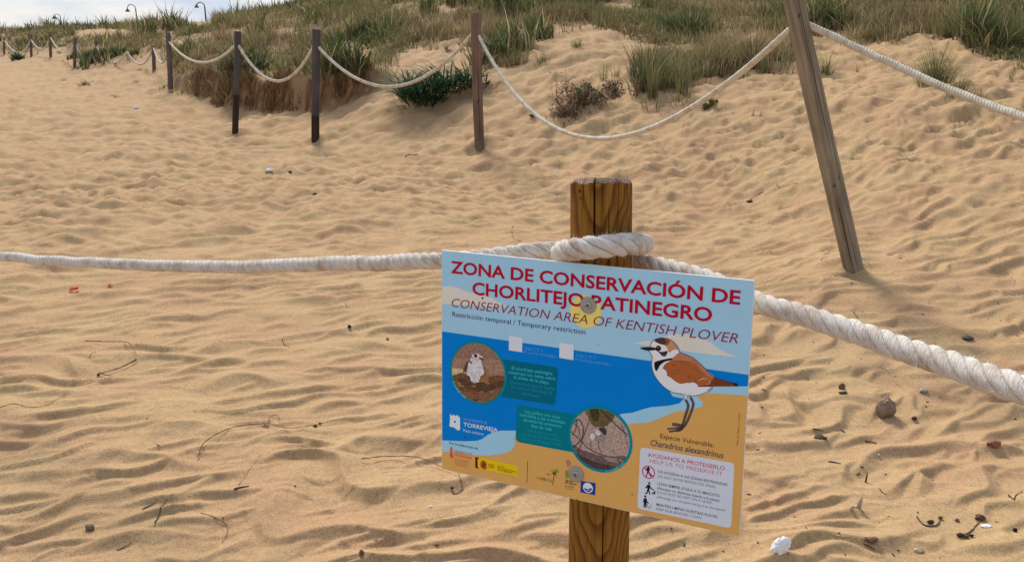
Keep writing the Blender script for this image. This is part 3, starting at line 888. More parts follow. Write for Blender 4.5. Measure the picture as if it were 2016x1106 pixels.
def disc(name, c, r, col, layer, n=64, ring=None):
    c = np.array(c); a = np.linspace(0, 2 * math.pi, n, endpoint=False)
    if ring:
        V = np.vstack([c + r * np.stack([np.cos(a), np.sin(a)], 1), c + ring * np.stack([np.cos(a), np.sin(a)], 1)])
        i = np.arange(n); j = (i + 1) % n
        return np_mesh(name, np.hstack([V, np.full((2 * n, 1), layer * LZ)]), np.stack([i, j, j + n, i + n], 1), ink(col), parent=board, smooth=False)
    return local_poly(name, c + r * np.stack([np.cos(a), np.sin(a)], 1), col, layer)
def text(body, p0, p1, cap, col, layer=6, bold=0.0, shear=0.0, name='lettering'):
    cu_ = bpy.data.curves.new(name, 'FONT'); cu_.body = body; cu_.size = 1; cu_.offset = bold; cu_.shear = shear; cu_.resolution_u = 3
    o = bpy.data.objects.new(name, cu_); COL.objects.link(o)
    dg = bpy.context.evaluated_depsgraph_get()
    me = bpy.data.meshes.new_from_object(o.evaluated_get(dg), depsgraph=dg)
    bpy.data.objects.remove(o); bpy.data.curves.remove(cu_)
    n = len(me.vertices); co = np.zeros(n * 3, dtype=np.float32); me.vertices.foreach_get('co', co); co = co.reshape(-1, 3)
    a, b = S(*p0), S(*p1); d = b - a; ln = np.linalg.norm(d); d /= ln; nn_ = np.array([-d[1], d[0]])
    x0, x1 = co[:, 0].min(), co[:, 0].max()
    mid = ((p0[0] + p1[0]) / 2, (p0[1] + p1[1]) / 2)
    ch = np.linalg.norm(S(mid[0], mid[1] - cap) - S(*mid))
    CAPH = .729
    U = (co[:, 0] - x0) / (x1 - x0) * ln; V = co[:, 1] / CAPH * ch
    q = a + U[:, None] * d + V[:, None] * nn_
    co2 = np.hstack([q, np.full((n, 1), layer * LZ)]).astype(np.float32)
    me.vertices.foreach_set('co', co2.ravel()); me.materials.clear(); me.materials.append(ink(col))
    me.update()
    t = bpy.data.objects.new(name, me); COL.objects.link(t); t.parent = board
    return t

# the board itself: white composite sheet
cl = [S(*c) for c in CPX]
TH = .005
V = [(c[0], c[1], 0) for c in cl] + [(c[0], c[1], -TH) for c in cl]
F = [[3, 2, 1, 0], [4, 5, 6, 7], [0, 1, 5, 4], [1, 2, 6, 5], [2, 3, 7, 6], [3, 0, 4, 7]]
pb = np_mesh('panel', V, np.array(F), plain('white_composite', (.78, .78, .77), .45, .4), parent=board, smooth=False)
def inset(pts): return pts
SKYC, SEA, FOAM, SANDC, TEAL = (160, 203, 236), (0, 124, 208), (156, 204, 242), (216, 166, 92), (0, 132, 148)
BOT = [(870.5, 922), (1455.5, 1055.3)]
poly('printed_sky', [(870.3, 493.6), (1484.7, 553.4), (1455.3, 1055), (870.7, 921.8)], SKYC, 1)
poly('printed_sea', [(870.3, 652), (1473.9, 737.5), (1470, 800), (1200, 870), (1014, 847), (986.6, 847), (972, 850), (961, 855), (950, 863), (939.6, 867), (914, 868), (870.6, 866)], SEA, 2)
foam = [(1472.6, 760), (1405, 761), (1360, 765), (1319, 771), (1325, 780), (1347, 784), (1337.5, 793.6), (1317, 798), (1281, 801), (1263, 806), (1245, 812), (1224, 814), (1150, 850), (1014, 847), (986.6, 847), (972, 850), (961, 855), (950, 863), (939.6, 867), (914, 868), (870.6, 866)]
sandb = [(870.8, 888), (896, 890), (932, 895), (961, 896), (986.6, 893), (1001, 888.6), (1012, 881), (1014.6, 872), (1012, 860), (1060, 850), (1240, 834), (1276, 831), (1299, 823), (1326, 810.6), (1367, 805), (1383, 799), (1384, 791), (1371.5, 780), (1394, 773), (1453, 776.7), (1471.7, 779)]
poly('printed_surf', foam + [(1200, 900), (1400, 1000), (1471, 790)][::-1][:0] + [(870.8, 900), (1000, 930), (1200, 930), (1471.5, 800)], FOAM, 3)
poly('printed_sand', sandb + [(1455.3, 1055), (870.9, 921.8)], SANDC, 4)
poly('printed_cloud', [(870.4, 563.5), (892, 563.5), (903, 567), (921, 574), (947, 581), (968, 586), (986, 597), (1003, 603), (960, 603), (870.5, 598)], (217, 214, 200), 2)
poly('printed_cloud', [(1248, 676), (1267.6, 671), (1283, 670), (1309, 662), (1322, 657), (1354, 658), (1387, 669), (1402, 675), (1415, 686), (1430, 694), (1454, 703), (1409, 699), (1343.6, 690)], (216, 214, 200), 2)
sc_c = S(1153, 613); sr = np.linalg.norm(S(1184, 616) - sc_c)
disc('printed_sun', sc_c, sr, (233, 212, 120), 3)
# medallions
c1_ = S(941, 733.5); r1o = (np.linalg.norm(S(883.5, 728) - S(995.5, 739))) / 2; r1i = np.linalg.norm(S(888.7, 728) - S(992.5, 739)) / 2
c2_ = S(1181, 864); r2o = np.linalg.norm(S(1118, 854) - S(1245, 874)) / 2; r2i = np.linalg.norm(S(1121, 857) - S(1237, 870)) / 2
def rrect(name, q, rpx, col, layer):
    """rounded quadrilateral, corners in photo px TL TR BR BL; rpx radii per corner"""
    L4 = [S(*c) for c in q]; out = []
    for k in range(4):
        c = L4[k]; a = L4[k - 1]; b = L4[(k + 1) % 4]; r = rpx[k] * .00093
        if r <= 0: out.append(c); continue
        u = (a - c) / np.linalg.norm(a - c); v = (b - c) / np.linalg.norm(b - c)
        for t in np.linspace(0, 1, 7):
            out.append(c + u * r * (1 - t) ** 2 + v * r * t ** 2)
    return local_poly(name, out, col, layer)
rrect('caption_panel', [(980, 705), (1099.5, 723), (1093, 797), (980, 779)], [0, 11, 9, 0], (0, 104, 128), 4)
rrect('caption_panel', [(1018.5, 796.5), (1135, 816), (1130, 890), (1015, 868.5)], [9, 0, 0, 11], (0, 120, 135), 5)
disc('medallion_rim', c1_, r1o, TEAL, 5)
disc('medallion_rim', c2_, r2o, TEAL, 6)
# picture 1: plover on its nest (cropped to the circle by clipping every patch)
def clip_circle(L2, c, r):
    """clip polygon to the circle (as a 48-gon) with Sutherland-Hodgman"""
    out = [tuple(q) for q in L2]
    for k in range(48):
        a0, a1 = 2 * math.pi * k / 48, 2 * math.pi * (k + 1) / 48
        A = c + r * np.array([math.cos(a0), math.sin(a0)]); B = c + r * np.array([math.cos(a1), math.sin(a1)])
        n_ = np.array([-(B - A)[1], (B - A)[0]])
        inp, out = out, []
        for i in range(len(inp)):
            P0, P1 = np.array(inp[i - 1]), np.array(inp[i]); s0, s1 = (P0 - A).dot(n_), (P1 - A).dot(n_)
            if (s0 >= 0) != (s1 >= 0): out.append(tuple(P0 + (P1 - P0) * s0 / (s0 - s1)))
            if s1 >= 0: out.append(tuple(P1))
        if not out: return []
    return out
def cpoly(name, pts, col, layer, off, c, r, sm=True):
    pts = np.asarray(pts, float) / off[2] + np.array(off[:2])
    if sm: pts = smooth_closed(pts, 4)
    L2 = clip_circle([S(*q) for q in pts], c, r)
    if len(L2) > 2: local_poly(name, L2, col, layer)
K3 = (860, 650, 5.673)
def a1(name, pts, col, layer, sm=True): cpoly(name, pts, col, layer, K3, c1_, r1i, sm)
disc('picture_background', c1_, r1i, (146, 112, 96), 6)
a1('picture_background_band', [(100, 320), (800, 350), (820, 520), (500, 480), (100, 420)], (160, 124, 106), 7)
a1('picture_light_strip', [(120, 428), (300, 432), (330, 480), (200, 495), (120, 490)], (205, 184, 142), 8)
a1('picture_nest', [(100, 560), (200, 500), (300, 470), (420, 530), (560, 520), (700, 500), (820, 560), (800, 760), (420, 730), (150, 700)], (116, 80, 55), 8)
a1('picture_nest_shade', [(240, 540), (400, 560), (600, 590), (760, 560), (780, 640), (560, 690), (330, 640)], (92, 66, 48), 9)
a1('picture_foreground', [(150, 640), (330, 690), (520, 700), (760, 640), (800, 900), (150, 900)], (128, 92, 68), 10)
for k in range(26):
    x, y = random.uniform(180, 740), random.uniform(520, 800); w = random.uniform(12, 46); h = random.uniform(4, 12)
    a1('picture_pebble', [(x - w, y), (x, y - h), (x + w, y + 3), (x, y + h)], random.choice([(168, 126, 92), (86, 60, 44), (150, 108, 78), (104, 74, 54)]), 11)
a1('picture_bird_wing', [(345, 350), (310, 400), (298, 460), (330, 470), (320, 540), (380, 560), (400, 450), (395, 360)], (104, 70, 52), 12)
a1('picture_bird_wing', [(500, 380), (560, 440), (580, 510), (575, 580), (520, 575), (470, 570), (490, 450)], (150, 108, 74), 12)
a1('picture_bird_breast', [(395, 300), (360, 360), (345, 430), (335, 490), (370, 510), (395, 570), (470, 575), (490, 510), (530, 480), (520, 420), (500, 350), (480, 320)], (214, 205, 208), 13)
a1('picture_bird_head', [(400, 260), (430, 228), (480, 235), (510, 270), (512, 320), (480, 345), (430, 335), (395, 310)], (205, 194, 190), 14)
a1('picture_bird_cap', [(398, 262), (430, 228), (480, 235), (508, 265), (500, 285), (460, 255), (420, 262)], (150, 120, 98), 15)
a1('picture_bird_beak', [(478, 300), (505, 308), (530, 333), (500, 325), (480, 316)], (34, 26, 26), 15)
a1('picture_bird_eye', [(420, 268), (440, 262), (458, 285), (445, 300), (425, 290)], (44, 30, 26), 16)
a1('picture_bird_collar', [(365, 330), (385, 345), (400, 372), (372, 360)], (96, 64, 54), 16)
# picture 2: chick among grass stems
K6 = (1010, 780, 5.028)
def a2(name, pts, col, layer, sm=True): cpoly(name, pts, col, layer, K6, c2_, r2i, sm)
disc('picture_background', c2_, r2i, (172, 148, 136), 7)
a2('picture_foliage', [(690, 60), (900, 80), (1010, 170), (960, 260), (900, 300), (800, 290), (740, 190)], (104, 88, 58), 8)
a2('picture_foliage', [(760, 100), (840, 110), (850, 220), (790, 230)], (70, 64, 38), 9)
a2('picture_shade', [(560, 480), (700, 530), (900, 590), (1150, 600), (1180, 800), (600, 760)], (112, 92, 88), 8)
a2('picture_shade', [(620, 560), (800, 640), (1000, 690), (1000, 730), (760, 700), (640, 620)], (80, 64, 62), 9)
a2('picture_light', [(900, 600), (1020, 590), (1090, 640), (980, 650)], (150, 128, 118), 9)
a2('picture_chick_body', [(770, 370), (800, 350), (860, 320), (905, 310), (925, 350), (910, 410), (870, 450), (820, 440), (800, 410), (770, 420)], (150, 134, 128), 10)
a2('picture_chick_down', [(765, 375), (800, 360), (812, 400), (790, 425), (768, 410)], (206, 200, 198), 11)
a2('picture_chick_cheek', [(820, 340), (850, 325), (870, 360), (850, 385), (822, 372)], (200, 192, 188), 11)
a2('picture_chick_cap', [(850, 318), (905, 305), (928, 345), (915, 385), (890, 360)], (74, 58, 56), 12)
def st2(pts, w, col, layer=12):
    pts = smooth_open(np.asarray(pts, float) / K6[2] + np.array(K6[:2]), 5)
    pts = np.array([q for q in pts if np.linalg.norm(S(*q) - c2_) < r2i * .995])
    if len(pts) > 2: stroke('picture_stem', pts, w, col, layer, sm=False)
DK = (38, 28, 26)
for pts, w, c in [([(855, 455), (850, 490), (885, 575)], .9, DK), ([(775, 440), (772, 480), (775, 525)], .9, DK), ([(560, 335), (650, 410), (760, 520), (900, 580), (1060, 610)], 1.3, DK),
                  ([(820, 90), (900, 160), (1000, 260), (1140, 380)], 1.6, DK), ([(560, 410), (620, 330), (645, 160)], 1.0, DK), ([(740, 100), (755, 220), (700, 400), (640, 570)], 1.1, (60, 44, 38)),
                  ([(600, 500), (680, 420), (700, 320), (660, 230), (600, 240)], 1.6, DK), ([(560, 260), (640, 290), (670, 400)], 1.6, (60, 46, 40)), ([(1070, 260), (1110, 380), (1140, 500)], 1.0, (96, 78, 70)),
                  ([(740, 100), (752, 160), (757, 225)], .9, (196, 188, 170)), ([(640, 300), (665, 350), (665, 400)], .8, (190, 178, 150)), ([(560, 345), (575, 300), (640, 220)], 1.2, DK), ([(1030, 620), (1060, 650), (1100, 640)], 1.3, DK)]:
    st2(pts, w, c)

RED, DRED, NAVY = (176, 14, 40), (150, 22, 50), (44, 52, 84)
text('ZONA DE CONSERVACIÓN DE', (887.5, 536.6), (1457, 599.2), 26.2, RED, bold=.022)
text('CHORLITEJO PATINEGRO', (930, 578.7), (1401.5, 633), 26.5, RED, bold=.022)
text('CONSERVATION AREA OF KENTISH PLOVER', (889.5, 603.4), (1452.5, 676), 19.4, DRED, bold=-.006, shear=.22)
text('Restricción temporal / Temporary restriction', (891, 622.3), (1152.5, 658), 10.2, (50, 60, 86), bold=-.002)
LB = (90, 165, 225)
text('Video S. O. S.', (1032.5, 687.4), (1070, 692.3), 6.0, LB); text('El curriol camanegre', (1032, 694.5), (1095.5, 703.5), 5.6, LB)
text('Video S. O. S.', (1133.3, 701), (1173.5, 706.3), 6.2, LB); text('El chorlitejo patinegro.', (1133, 709), (1204, 719.4), 5.8, LB)
T1, T2 = (62, 190, 200), (30, 150, 168)
for s_, a_, b_ in [('El chorlitejo patinegro', (1007.8, 726.7), (1087.5, 737.8)), ('construye sus nidos sobre', (1001, 734.4), (1093.7, 748.2)), ('la arena de la playa', (1012, 744.4), (1080.5, 755.8))]:
    text(s_, a_, b_, 7.0, T1, bold=.006)
for s_, a_, b_ in [('The kentish plover builds', (1002.5, 754.4), (1092.8, 767.8)), ('its nest on the sand of', (1007, 763), (1087.5, 776.6)), ('the beach.', (1027.5, 776), (1063.7, 782.6))]:
    text(s_, a_, b_, 7.0, T2)
for s_, a_, b_ in [('Los pollos son muy', (1033.9, 811.8), (1102.5, 823.7)), ('sensibles a las molestias', (1023.5, 817.8), (1112.4, 834)), ('durante los primeros', (1030.5, 828.3), (1105, 841.2)), ('días de vida', (1045.8, 840), (1087, 847.6))]:
    text(s_, a_, b_, 7.0, T1, layer=7, bold=.006)
for s_, a_, b_ in [('The chicks are very', (1035.4, 848.6), (1100.5, 859.4)), ('sensitive to discomfort', (1027.9, 856.5), (1106.8, 869.5)), ('during first days of life', (1027, 864.5), (1105.4, 878.6))]:
    text(s_, a_, b_, 7.0, T2, layer=7)
def arc_text(body, c, r, a0, a1, h, col, flip=False):
    for k, ch in enumerate(body):
        if ch == ' ': continue
        a = a0 + (a1 - a0) * k / (len(body) - 1)
        o = text(ch, (1100, 700), (1104, 700), h, col, layer=0)
        co = np.array([v.co[:] for v in o.data.vertices]); mid = np.array([(co[:, 0].min() + co[:, 0].max()) / 2, co[:, 1].min()])
        q = co[:, :2] - mid; b = a + math.pi / 2
        q[:, 0] *= 1.0
        Rm = np.array([[math.cos(b), -math.sin(b)], [math.sin(b), math.cos(b)]])
        q = q @ Rm.T + c + r * np.array([math.cos(a), math.sin(a)])
        for v, w in zip(o.data.vertices, q): v.co = (w[0], w[1], 8 * LZ)
arc_text('Torrevieja 2020', c1_, r1o * .985, R(205), R(243), 4.2, (120, 205, 210))
arc_text('Torrevieja 2020', c2_, r2o * .985, R(285), R(323), 4.6, (90, 190, 200))
# plain white squares where the codes were
for q in ([(1002.3, 660.5), (1028.7, 664.5), (1028, 693), (1002, 689)], [(1101.8, 674), (1129.6, 677.8), (1129, 708.5), (1101.3, 703.8)]):
    poly('blank_white_square', q, (214, 218, 230), 4)
# town hall logo
W_ = (220, 228, 245)
KC = (860, 800, 5.53)
poly('tower_emblem', [(146, 80), (158, 82), (160, 96), (177, 98), (179, 86), (197, 89), (198, 101), (214, 103), (215, 91), (233, 95), (234, 108), (253, 112), (255, 250), (238, 258), (218, 250), (200, 232), (180, 222), (160, 220), (138, 212), (145, 150)], W_, 5, off=KC)
poly('tower_window', [(190, 150), (207, 153), (206, 175), (189, 172)], (30, 80, 160), 6, off=KC)
text('AYUNTAMIENTO DE', (912.8, 826.6), (959, 834.4), 5.2, (130, 180, 235)); text('TORREVIEJA', (912.8, 838.3), (980.5, 850.2), 8.2, (225, 232, 248), bold=.012)
text('Medio ambiente', (912.4, 848.8), (952.8, 856.4), 5.8, (200, 216, 242))
text('Con la colaboración de:', (884.4, 872.9), (941.7, 884.8), 5.6, (48, 66, 96))
OR = (206, 92, 52)
text('GENERALITAT', (894.4, 889.9), (929.6, 896.9), 5.4, OR, bold=.008); text('VALENCIANA', (895, 896.3), (929.2, 903.8), 5.4, OR, bold=.008)
poly('crest_emblem', [(146, 442), (160, 436), (172, 450), (174, 480), (168, 500), (178, 530), (176, 555), (150, 548), (142, 525), (152, 500), (144, 480)], OR, 6, sm=True, off=KC)
disc('crest_emblem_gap', S(860 + 159 / 5.53, 800 + 462 / 5.53), .0016, SANDC, 7, n=16)
for k in range(5):
    y = 562 + k * 17
    stroke('small_print_line', [(194, y), (352 - k * 6, y + 33 - k)], 1.1, (206, 104, 66), 6, sm=False, off=KC)
# flag strip
poly('flag_strip', [(420, 545), (458, 553), (458, 567), (446, 565), (446, 655), (458, 659), (458, 671), (421, 663)], (92, 20, 30), 6, off=KC)
poly('yellow_plate', [(446, 551), (886, 642), (882, 757), (446, 668)], (236, 192, 20), 5, off=KC)
poly('coat_of_arms', [(480, 600), (510, 582), (542, 612), (545, 650), (538, 680), (490, 668), (476, 640)], (170, 92, 28), 6, sm=True, off=KC)
poly('coat_of_arms_shield', [(500, 612), (526, 618), (524, 650), (510, 658), (498, 644)], (140, 44, 30), 7, sm=True, off=KC)
BK = (62, 48, 20)
text('GOBIERNO', (961.3, 914.6), (973.4, 917.2), 2.9, BK, bold=.01); text('DE ESPAÑA', (961.3, 919), (973.4, 921.4), 2.9, BK, bold=.01)
text('MINISTERIO', (979.8, 917.6), (993, 920.4), 2.6, BK); text('PARA LA TRANSICIÓN ECOLÓGICA', (979.8, 921.4), (1016.5, 929.4), 2.6, BK, bold=.01); text('Y EL RETO DEMOGRÁFICO', (979.8, 924.8), (1008, 931.2), 2.6, BK, bold=.01)
stroke('divider_line', [(1039.2, 906.5), (1037.4, 950)], 1.2, (70, 44, 24), 5, sm=False)
# palm logo
GRN, OLV = (120, 130, 40), (58, 44, 26)
text('co', (1056.3, 941.5), (1064.5, 943.2), 5.6, GRN, bold=.006); text('na', (1065.6, 943.6), (1074, 945.6), 8.0, OLV, bold=.006); text('mu', (1075.6, 946), (1086.5, 948.6), 8.0, GRN, bold=.006)
stroke('small_print_line', [(1076, 932), (1083, 934)], 1.6, (120, 70, 50), 6, sm=False)
KP = (1010, 780, 5.028)
stroke('palm_trunk', [(395, 872), (402, 820), (408, 775)], 1.5, OLV, 6, off=KP)
for k, (ex_, ey_) in enumerate([(370, 735), (385, 715), (412, 712), (440, 715), (455, 712), (466, 745), (440, 780), (430, 800), (372, 765), (458, 735)]):
    stroke('palm_frond', [(407, 772), ((407 + ex_) / 2 + 2, (772 + ey_) / 2 - 10), (ex_, ey_)], 1.5, GRN if k % 2 else OLV, 6, off=KP, taper=True)
# leaf logo partly under the washer
poly('leaf_emblem', [(528, 628), (548, 622), (575, 650), (560, 690), (536, 690), (527, 660)], (178, 128, 104), 6, sm=True, off=KP)
poly('leaf_emblem', [(518, 742), (535, 728), (552, 760), (550, 805), (522, 795)], (124, 150, 52), 6, sm=True, off=KP)
text('Vega Baja', (1112, 945.6), (1128, 949), 4.2, OLV, bold=.008); text('del Segura', (1112, 950), (1134.6, 954.6), 4.2, OLV, bold=.008)
text('La tierra', (1112.8, 956.4), (1130, 959.8), 3.6, OLV); text('Y tu mar', (1113, 960.8), (1129, 964), 3.6, OLV)
# blue flag
poly('blue_flag', [(1143.8, 945.5), (1173, 950), (1172, 974), (1142.8, 968)], (38, 62, 150), 6)
disc('blue_flag_disc', S(1157.8, 959.3), np.linalg.norm(S(1157.8, 959.3) - S(1167.6, 961.5)), (214, 224, 244), 7, n=32)
cpoly('blue_flag_wave', [(690, 900), (740, 915), (765, 905), (800, 915), (800, 960), (690, 950)], (38, 62, 150), 8, KP, S(1157.8, 959.3), .0083)
stroke('blue_flag_line', [(704, 922), (735, 930), (760, 922), (785, 932)], .8, (214, 224, 244), 9, off=KP)
# species text
text('Especie Vulnerable:', (1300, 861.6), (1405.4, 880), 10.0, (84, 62, 44), bold=.002)
text('Charadrius alexandrinus', (1280.8, 875.8), (1424.3, 901.2), 12.4, (70, 80, 98), bold=.012, shear=.2)
rrect('white_rules_panel', [(1261, 879), (1446, 911), (1439.5, 1039), (1255, 1000)], [9, 9, 9, 9], (208, 214, 232), 5)
text('AYÚDANOS A PROTEGERLO', (1275.6, 898), (1426.6, 925.2), 8.2, (190, 36, 72), bold=.006)
text('HELP US TO PRESERVE IT', (1279.4, 909.8), (1422, 936), 8.0, (206, 84, 112), bold=-.004)
BL, GR = (52, 52, 62), (104, 108, 122)
for s_, a_, b_, c_, h_, bo in [('NO ACCEDAS A LAS ZONAS RESTRINGIDAS', (1295.7, 929.6), (1431.8, 955.8), BL, 5.6, .006), ('DO NOT ENTER RESTRICTED AREAS', (1295.7, 938.8), (1408.6, 960), GR, 5.4, 0),
                               ('LLEVA SIEMPRE ATADA A TU MASCOTA', (1294.7, 953.3), (1417, 977.8), BL, 5.6, .006), ('(Aunque no deberías traerla a la playa)', (1294.3, 961.7), (1416, 986.7), BL, 5.6, .006),
                               ('DOGS MUST BE KEPT ON A LEASH', (1294, 970.2), (1401.4, 991.2), GR, 5.4, 0), ("(Although you shouldn't bring it to the beach)", (1293.3, 978.8), (1427.9, 1006), GR, 5.4, 0),
                               ('MANTÉN LIMPIAS NUESTRAS PLAYAS', (1292.7, 994.2), (1412, 1019), BL, 5.6, .006), ('KEEP OUR BEACHES CLEAN', (1292, 1002.8), (1380.8, 1020.8), GR, 5.4, 0)]:
    text(s_, a_, b_, h_, c_, bold=bo)
K7 = (1240, 840, 5.029)
def fig(pts, col=(30, 30, 34), layer=6, sm=False): poly('pictogram', pts, col, layer, sm=sm, off=K7)
fig([(180, 392), (188, 388), (193, 400), (203, 420), (198, 425), (192, 420), (196, 445), (206, 470), (214, 488), (206, 492), (190, 462), (180, 450), (172, 478), (166, 492), (158, 488), (168, 455), (170, 420), (160, 430), (156, 426), (166, 408)])
pc = S(1277, 928.6); pr = np.linalg.norm(S(1264.4, 926.4) - pc)
disc('prohibition_ring', pc, pr, (186, 30, 60), 8, n=40, ring=pr * .86)
stroke('prohibition_bar', [(146, 400), (228, 488)], 2.2, (186, 30, 60), 8, sm=False, off=K7)
disc('pictogram_head', S(1240 + 193 / K7[2], 840 + 553 / K7[2]), .0021, (30, 30, 34), 6, n=16)
fig([(178, 568), (200, 566), (206, 592), (250, 630), (247, 634), (200, 604), (192, 620), (202, 650), (204, 668), (194, 666), (184, 634), (172, 662), (152, 660), (150, 652), (164, 650), (174, 612), (172, 596), (156, 606), (151, 600)])
fig([(222, 645), (244, 640), (250, 632), (260, 640), (252, 650), (250, 670), (244, 670), (242, 658), (230, 658), (226, 668), (220, 666)])
disc('pictogram_head', S(1240 + 154 / K7[2], 840 + 684 / K7[2]), .0022, (30, 30, 34), 6, n=16)
fig([(140, 700), (166, 702), (172, 730), (190, 752), (186, 758), (168, 744), (166, 798), (154, 796), (152, 756), (148, 796), (136, 792), (140, 740), (130, 738), (126, 732), (136, 724)])
stroke('pictogram_bin', [(176, 760), (182, 790), (194, 802), (206, 796), (212, 764)], 1.0, (60, 60, 66), 6, off=K7)
text('Fotos: J.J. Aldave y J. Carrera', (1453.2, 876), (1457.6, 813), 4.0, (110, 76, 44))
# small chips and dirt in the print
for (x, y, r_) in [(950.5, 586.5, .0022), (915.8, 861, .0018), (914, 858, .0012), (1211, 722.6, .0011), (1245, 972, .0013), (910, 504, .0009), (1178, 678, .0010), (1136, 982, .0010), (1188, 993, .0009), (1421, 700, .0007), (1060, 905, .0006)]:
    disc('dirt_speck', S(x, y), r_, (70, 60, 50), 10, n=9)

# painted bird
K4 = (1100, 650, 4.424)
body = [(800, 148), (803, 118), (832, 84), (880, 67), (930, 67), (980, 85), (1018, 118), (1042, 152), (1055, 188), (1110, 210), (1172, 240), (1230, 288), (1290, 345), (1355, 408), (1345, 492), (1310, 525), (1240, 555), (1160, 572), (1112, 574), (1075, 556), (1000, 540), (930, 500), (870, 440), (828, 372), (810, 300), (816, 235), (800, 195), (778, 172)]
poly('painted_bird_body', body, (224, 224, 232), 6, sm=True, off=K4)
poly('painted_bird_thigh', [(1050, 545), (1105, 550), (1112, 575), (1114, 614), (1098, 600), (1075, 565)], (224, 224, 232), 6, off=K4)
poly('painted_bird_thigh', [(1112, 560), (1160, 560), (1152, 598), (1142, 596), (1126, 575)], (214, 214, 224), 6, off=K4)
poly('painted_bird_vent', [(1330, 486), (1545, 482), (1545, 488), (1350, 496), (1310, 527), (1290, 520)], (218, 218, 226), 6, off=K4)
OUT = (30, 26, 34)
stroke('painted_outline', body[10:] + [], .9, OUT, 8, off=K4) if False else None
stroke('painted_outline', body[:14], .9, OUT, 12, off=K4)
stroke('painted_outline', [(1345, 494), (1310, 525), (1240, 555), (1160, 572), (1112, 574)], .8, OUT, 12, off=K4)
stroke('painted_outline', [(1104, 606), (1075, 556), (1000, 540), (930, 500), (870, 440), (828, 372), (810, 300), (816, 235), (800, 195), (778, 172)], .9, OUT, 12, off=K4)
poly('painted_crown', [(838, 86), (880, 68), (930, 68), (980, 86), (1016, 118), (1040, 150), (1050, 172), (1010, 165), (960, 192), (948, 160), (925, 132), (880, 115), (842, 100)], (192, 142, 104), 7, sm=True, off=K4)
poly('painted_forecrown', [(836, 88), (870, 69), (915, 68), (950, 82), (935, 118), (900, 122), (862, 108)], (84, 50, 50), 8, sm=True, off=K4)
poly('painted_forecrown_fade', [(915, 68), (950, 72), (968, 96), (950, 126), (928, 124), (940, 95)], (134, 90, 72), 9, sm=True, off=K4)
poly('painted_eye_mask', [(800, 150), (840, 150), (870, 178), (905, 186), (944, 178), (944, 205), (922, 227), (895, 215), (868, 186), (835, 168), (800, 166)], (62, 52, 60), 8, sm=True, off=K4)
poly('painted_beak', [(711, 155), (735, 147), (795, 144), (846, 152), (842, 168), (790, 176), (745, 169)], (40, 38, 48), 9, sm=True, off=K4)
disc('painted_eye', S(1100 + 870 / 4.424, 650 + 154 / 4.424), .0048, (26, 18, 22), 10, n=28)
disc('painted_iris', S(1100 + 872 / 4.424, 650 + 153 / 4.424), .0026, (84, 34, 26), 11, n=20)
disc('painted_eye_glint', S(1100 + 866 / 4.424, 650 + 149 / 4.424), .0007, (230, 230, 230), 12, n=10)
poly('painted_chest_band', [(834, 282), (850, 270), (900, 255), (960, 244), (1000, 240), (978, 258), (925, 272), (885, 302), (866, 335), (850, 354), (836, 325)], (26, 24, 32), 8, sm=True, off=K4)
wing = [(978, 258), (1010, 225), (1052, 190), (1110, 210), (1172, 240), (1230, 288), (1290, 345), (1352, 405), (1345, 450), (1320, 482), (1216, 487), (1205, 465), (1180, 450), (1130, 450), (1065, 460), (1030, 446), (1000, 425), (975, 405), (950, 392), (945, 360), (930, 340), (912, 330), (925, 300), (950, 280)]
poly('painted_wing', wing, (172, 96, 50), 8, sm=False, off=K4)
poly('painted_back', [(1000, 240), (1052, 190), (1110, 210), (1172, 240), (1230, 288), (1290, 345), (1350, 402), (1340, 418), (1280, 390), (1200, 290), (1130, 270), (1060, 262), (980, 262)], (184, 122, 88), 9, sm=False, off=K4)
poly('painted_tail', [(1355, 408), (1450, 438), (1530, 458), (1560, 470), (1552, 486), (1340, 486), (1214, 488), (1300, 470), (1335, 440)], (118, 62, 38), 9, off=K4)
poly('painted_tail_tip', [(1510, 456), (1560, 462), (1556, 486), (1530, 474)], (28, 26, 44), 10, off=K4)
stroke('painted_outline', wing[11:] , .8, (70, 36, 24), 10, off=K4)
stroke('painted_outline', [(1000, 262), (1090, 270), (1200, 268)], .6, (90, 50, 36), 10, off=K4)
stroke('painted_outline', [(1355, 408), (1450, 438), (1560, 466)], .7, OUT, 11, off=K4)
stroke('painted_outline', [(1214, 488), (1345, 486), (1555, 484)], .7, OUT, 11, off=K4)
for k in range(44):
    fx = random.uniform(960, 1300); fy = random.uniform(270, 450)
    if fy < 250 + (fx - 1000) * .55 + 20 and fx > 1000: continue
    if fy > 330 + (fx - 900) * .55: continue
    stroke('painted_feather', [(fx, fy), (fx + 10, fy + 9), (fx + 26, fy + 8)], .55, (118, 58, 34), 10, off=K4)
for k in range(16):
    fx = random.uniform(1040, 1290); fy = 212 + (fx - 1040) * .62 + random.uniform(8, 42)
    stroke('painted_feather', [(fx, fy), (fx + 8, fy + 12), (fx + 20, fy + 16)], .5, (138, 84, 58), 11, off=K4)
for pts in ([(1300, 418), (1240, 425), (1215, 445)], [(1310, 425), (1320, 455), (1290, 472)], [(1270, 405), (1225, 432)]):
    stroke('painted_feather', pts, .8, (214, 190, 172), 11, off=K4)
LEG = (98, 76, 78)
def leg(pts, w): stroke('painted_leg', pts, w, LEG, 7, off=K4)
leg([(1106, 602), (1122, 632), (1128, 665), (1105, 740), (1088, 800), (1075, 850)], 5.2); leg([(1147, 580), (1168, 620), (1172, 650), (1150, 720), (1120, 790), (1100, 825)], 5.0)
leg([(1085, 840), (1040, 848), (945, 856)], 3.6); leg([(1078, 852), (1040, 868), (962, 880)], 4.0); leg([(1090, 825), (1040, 815), (990, 808)], 3.2); leg([(1095, 828), (1040, 830), (988, 822)], 3.2)
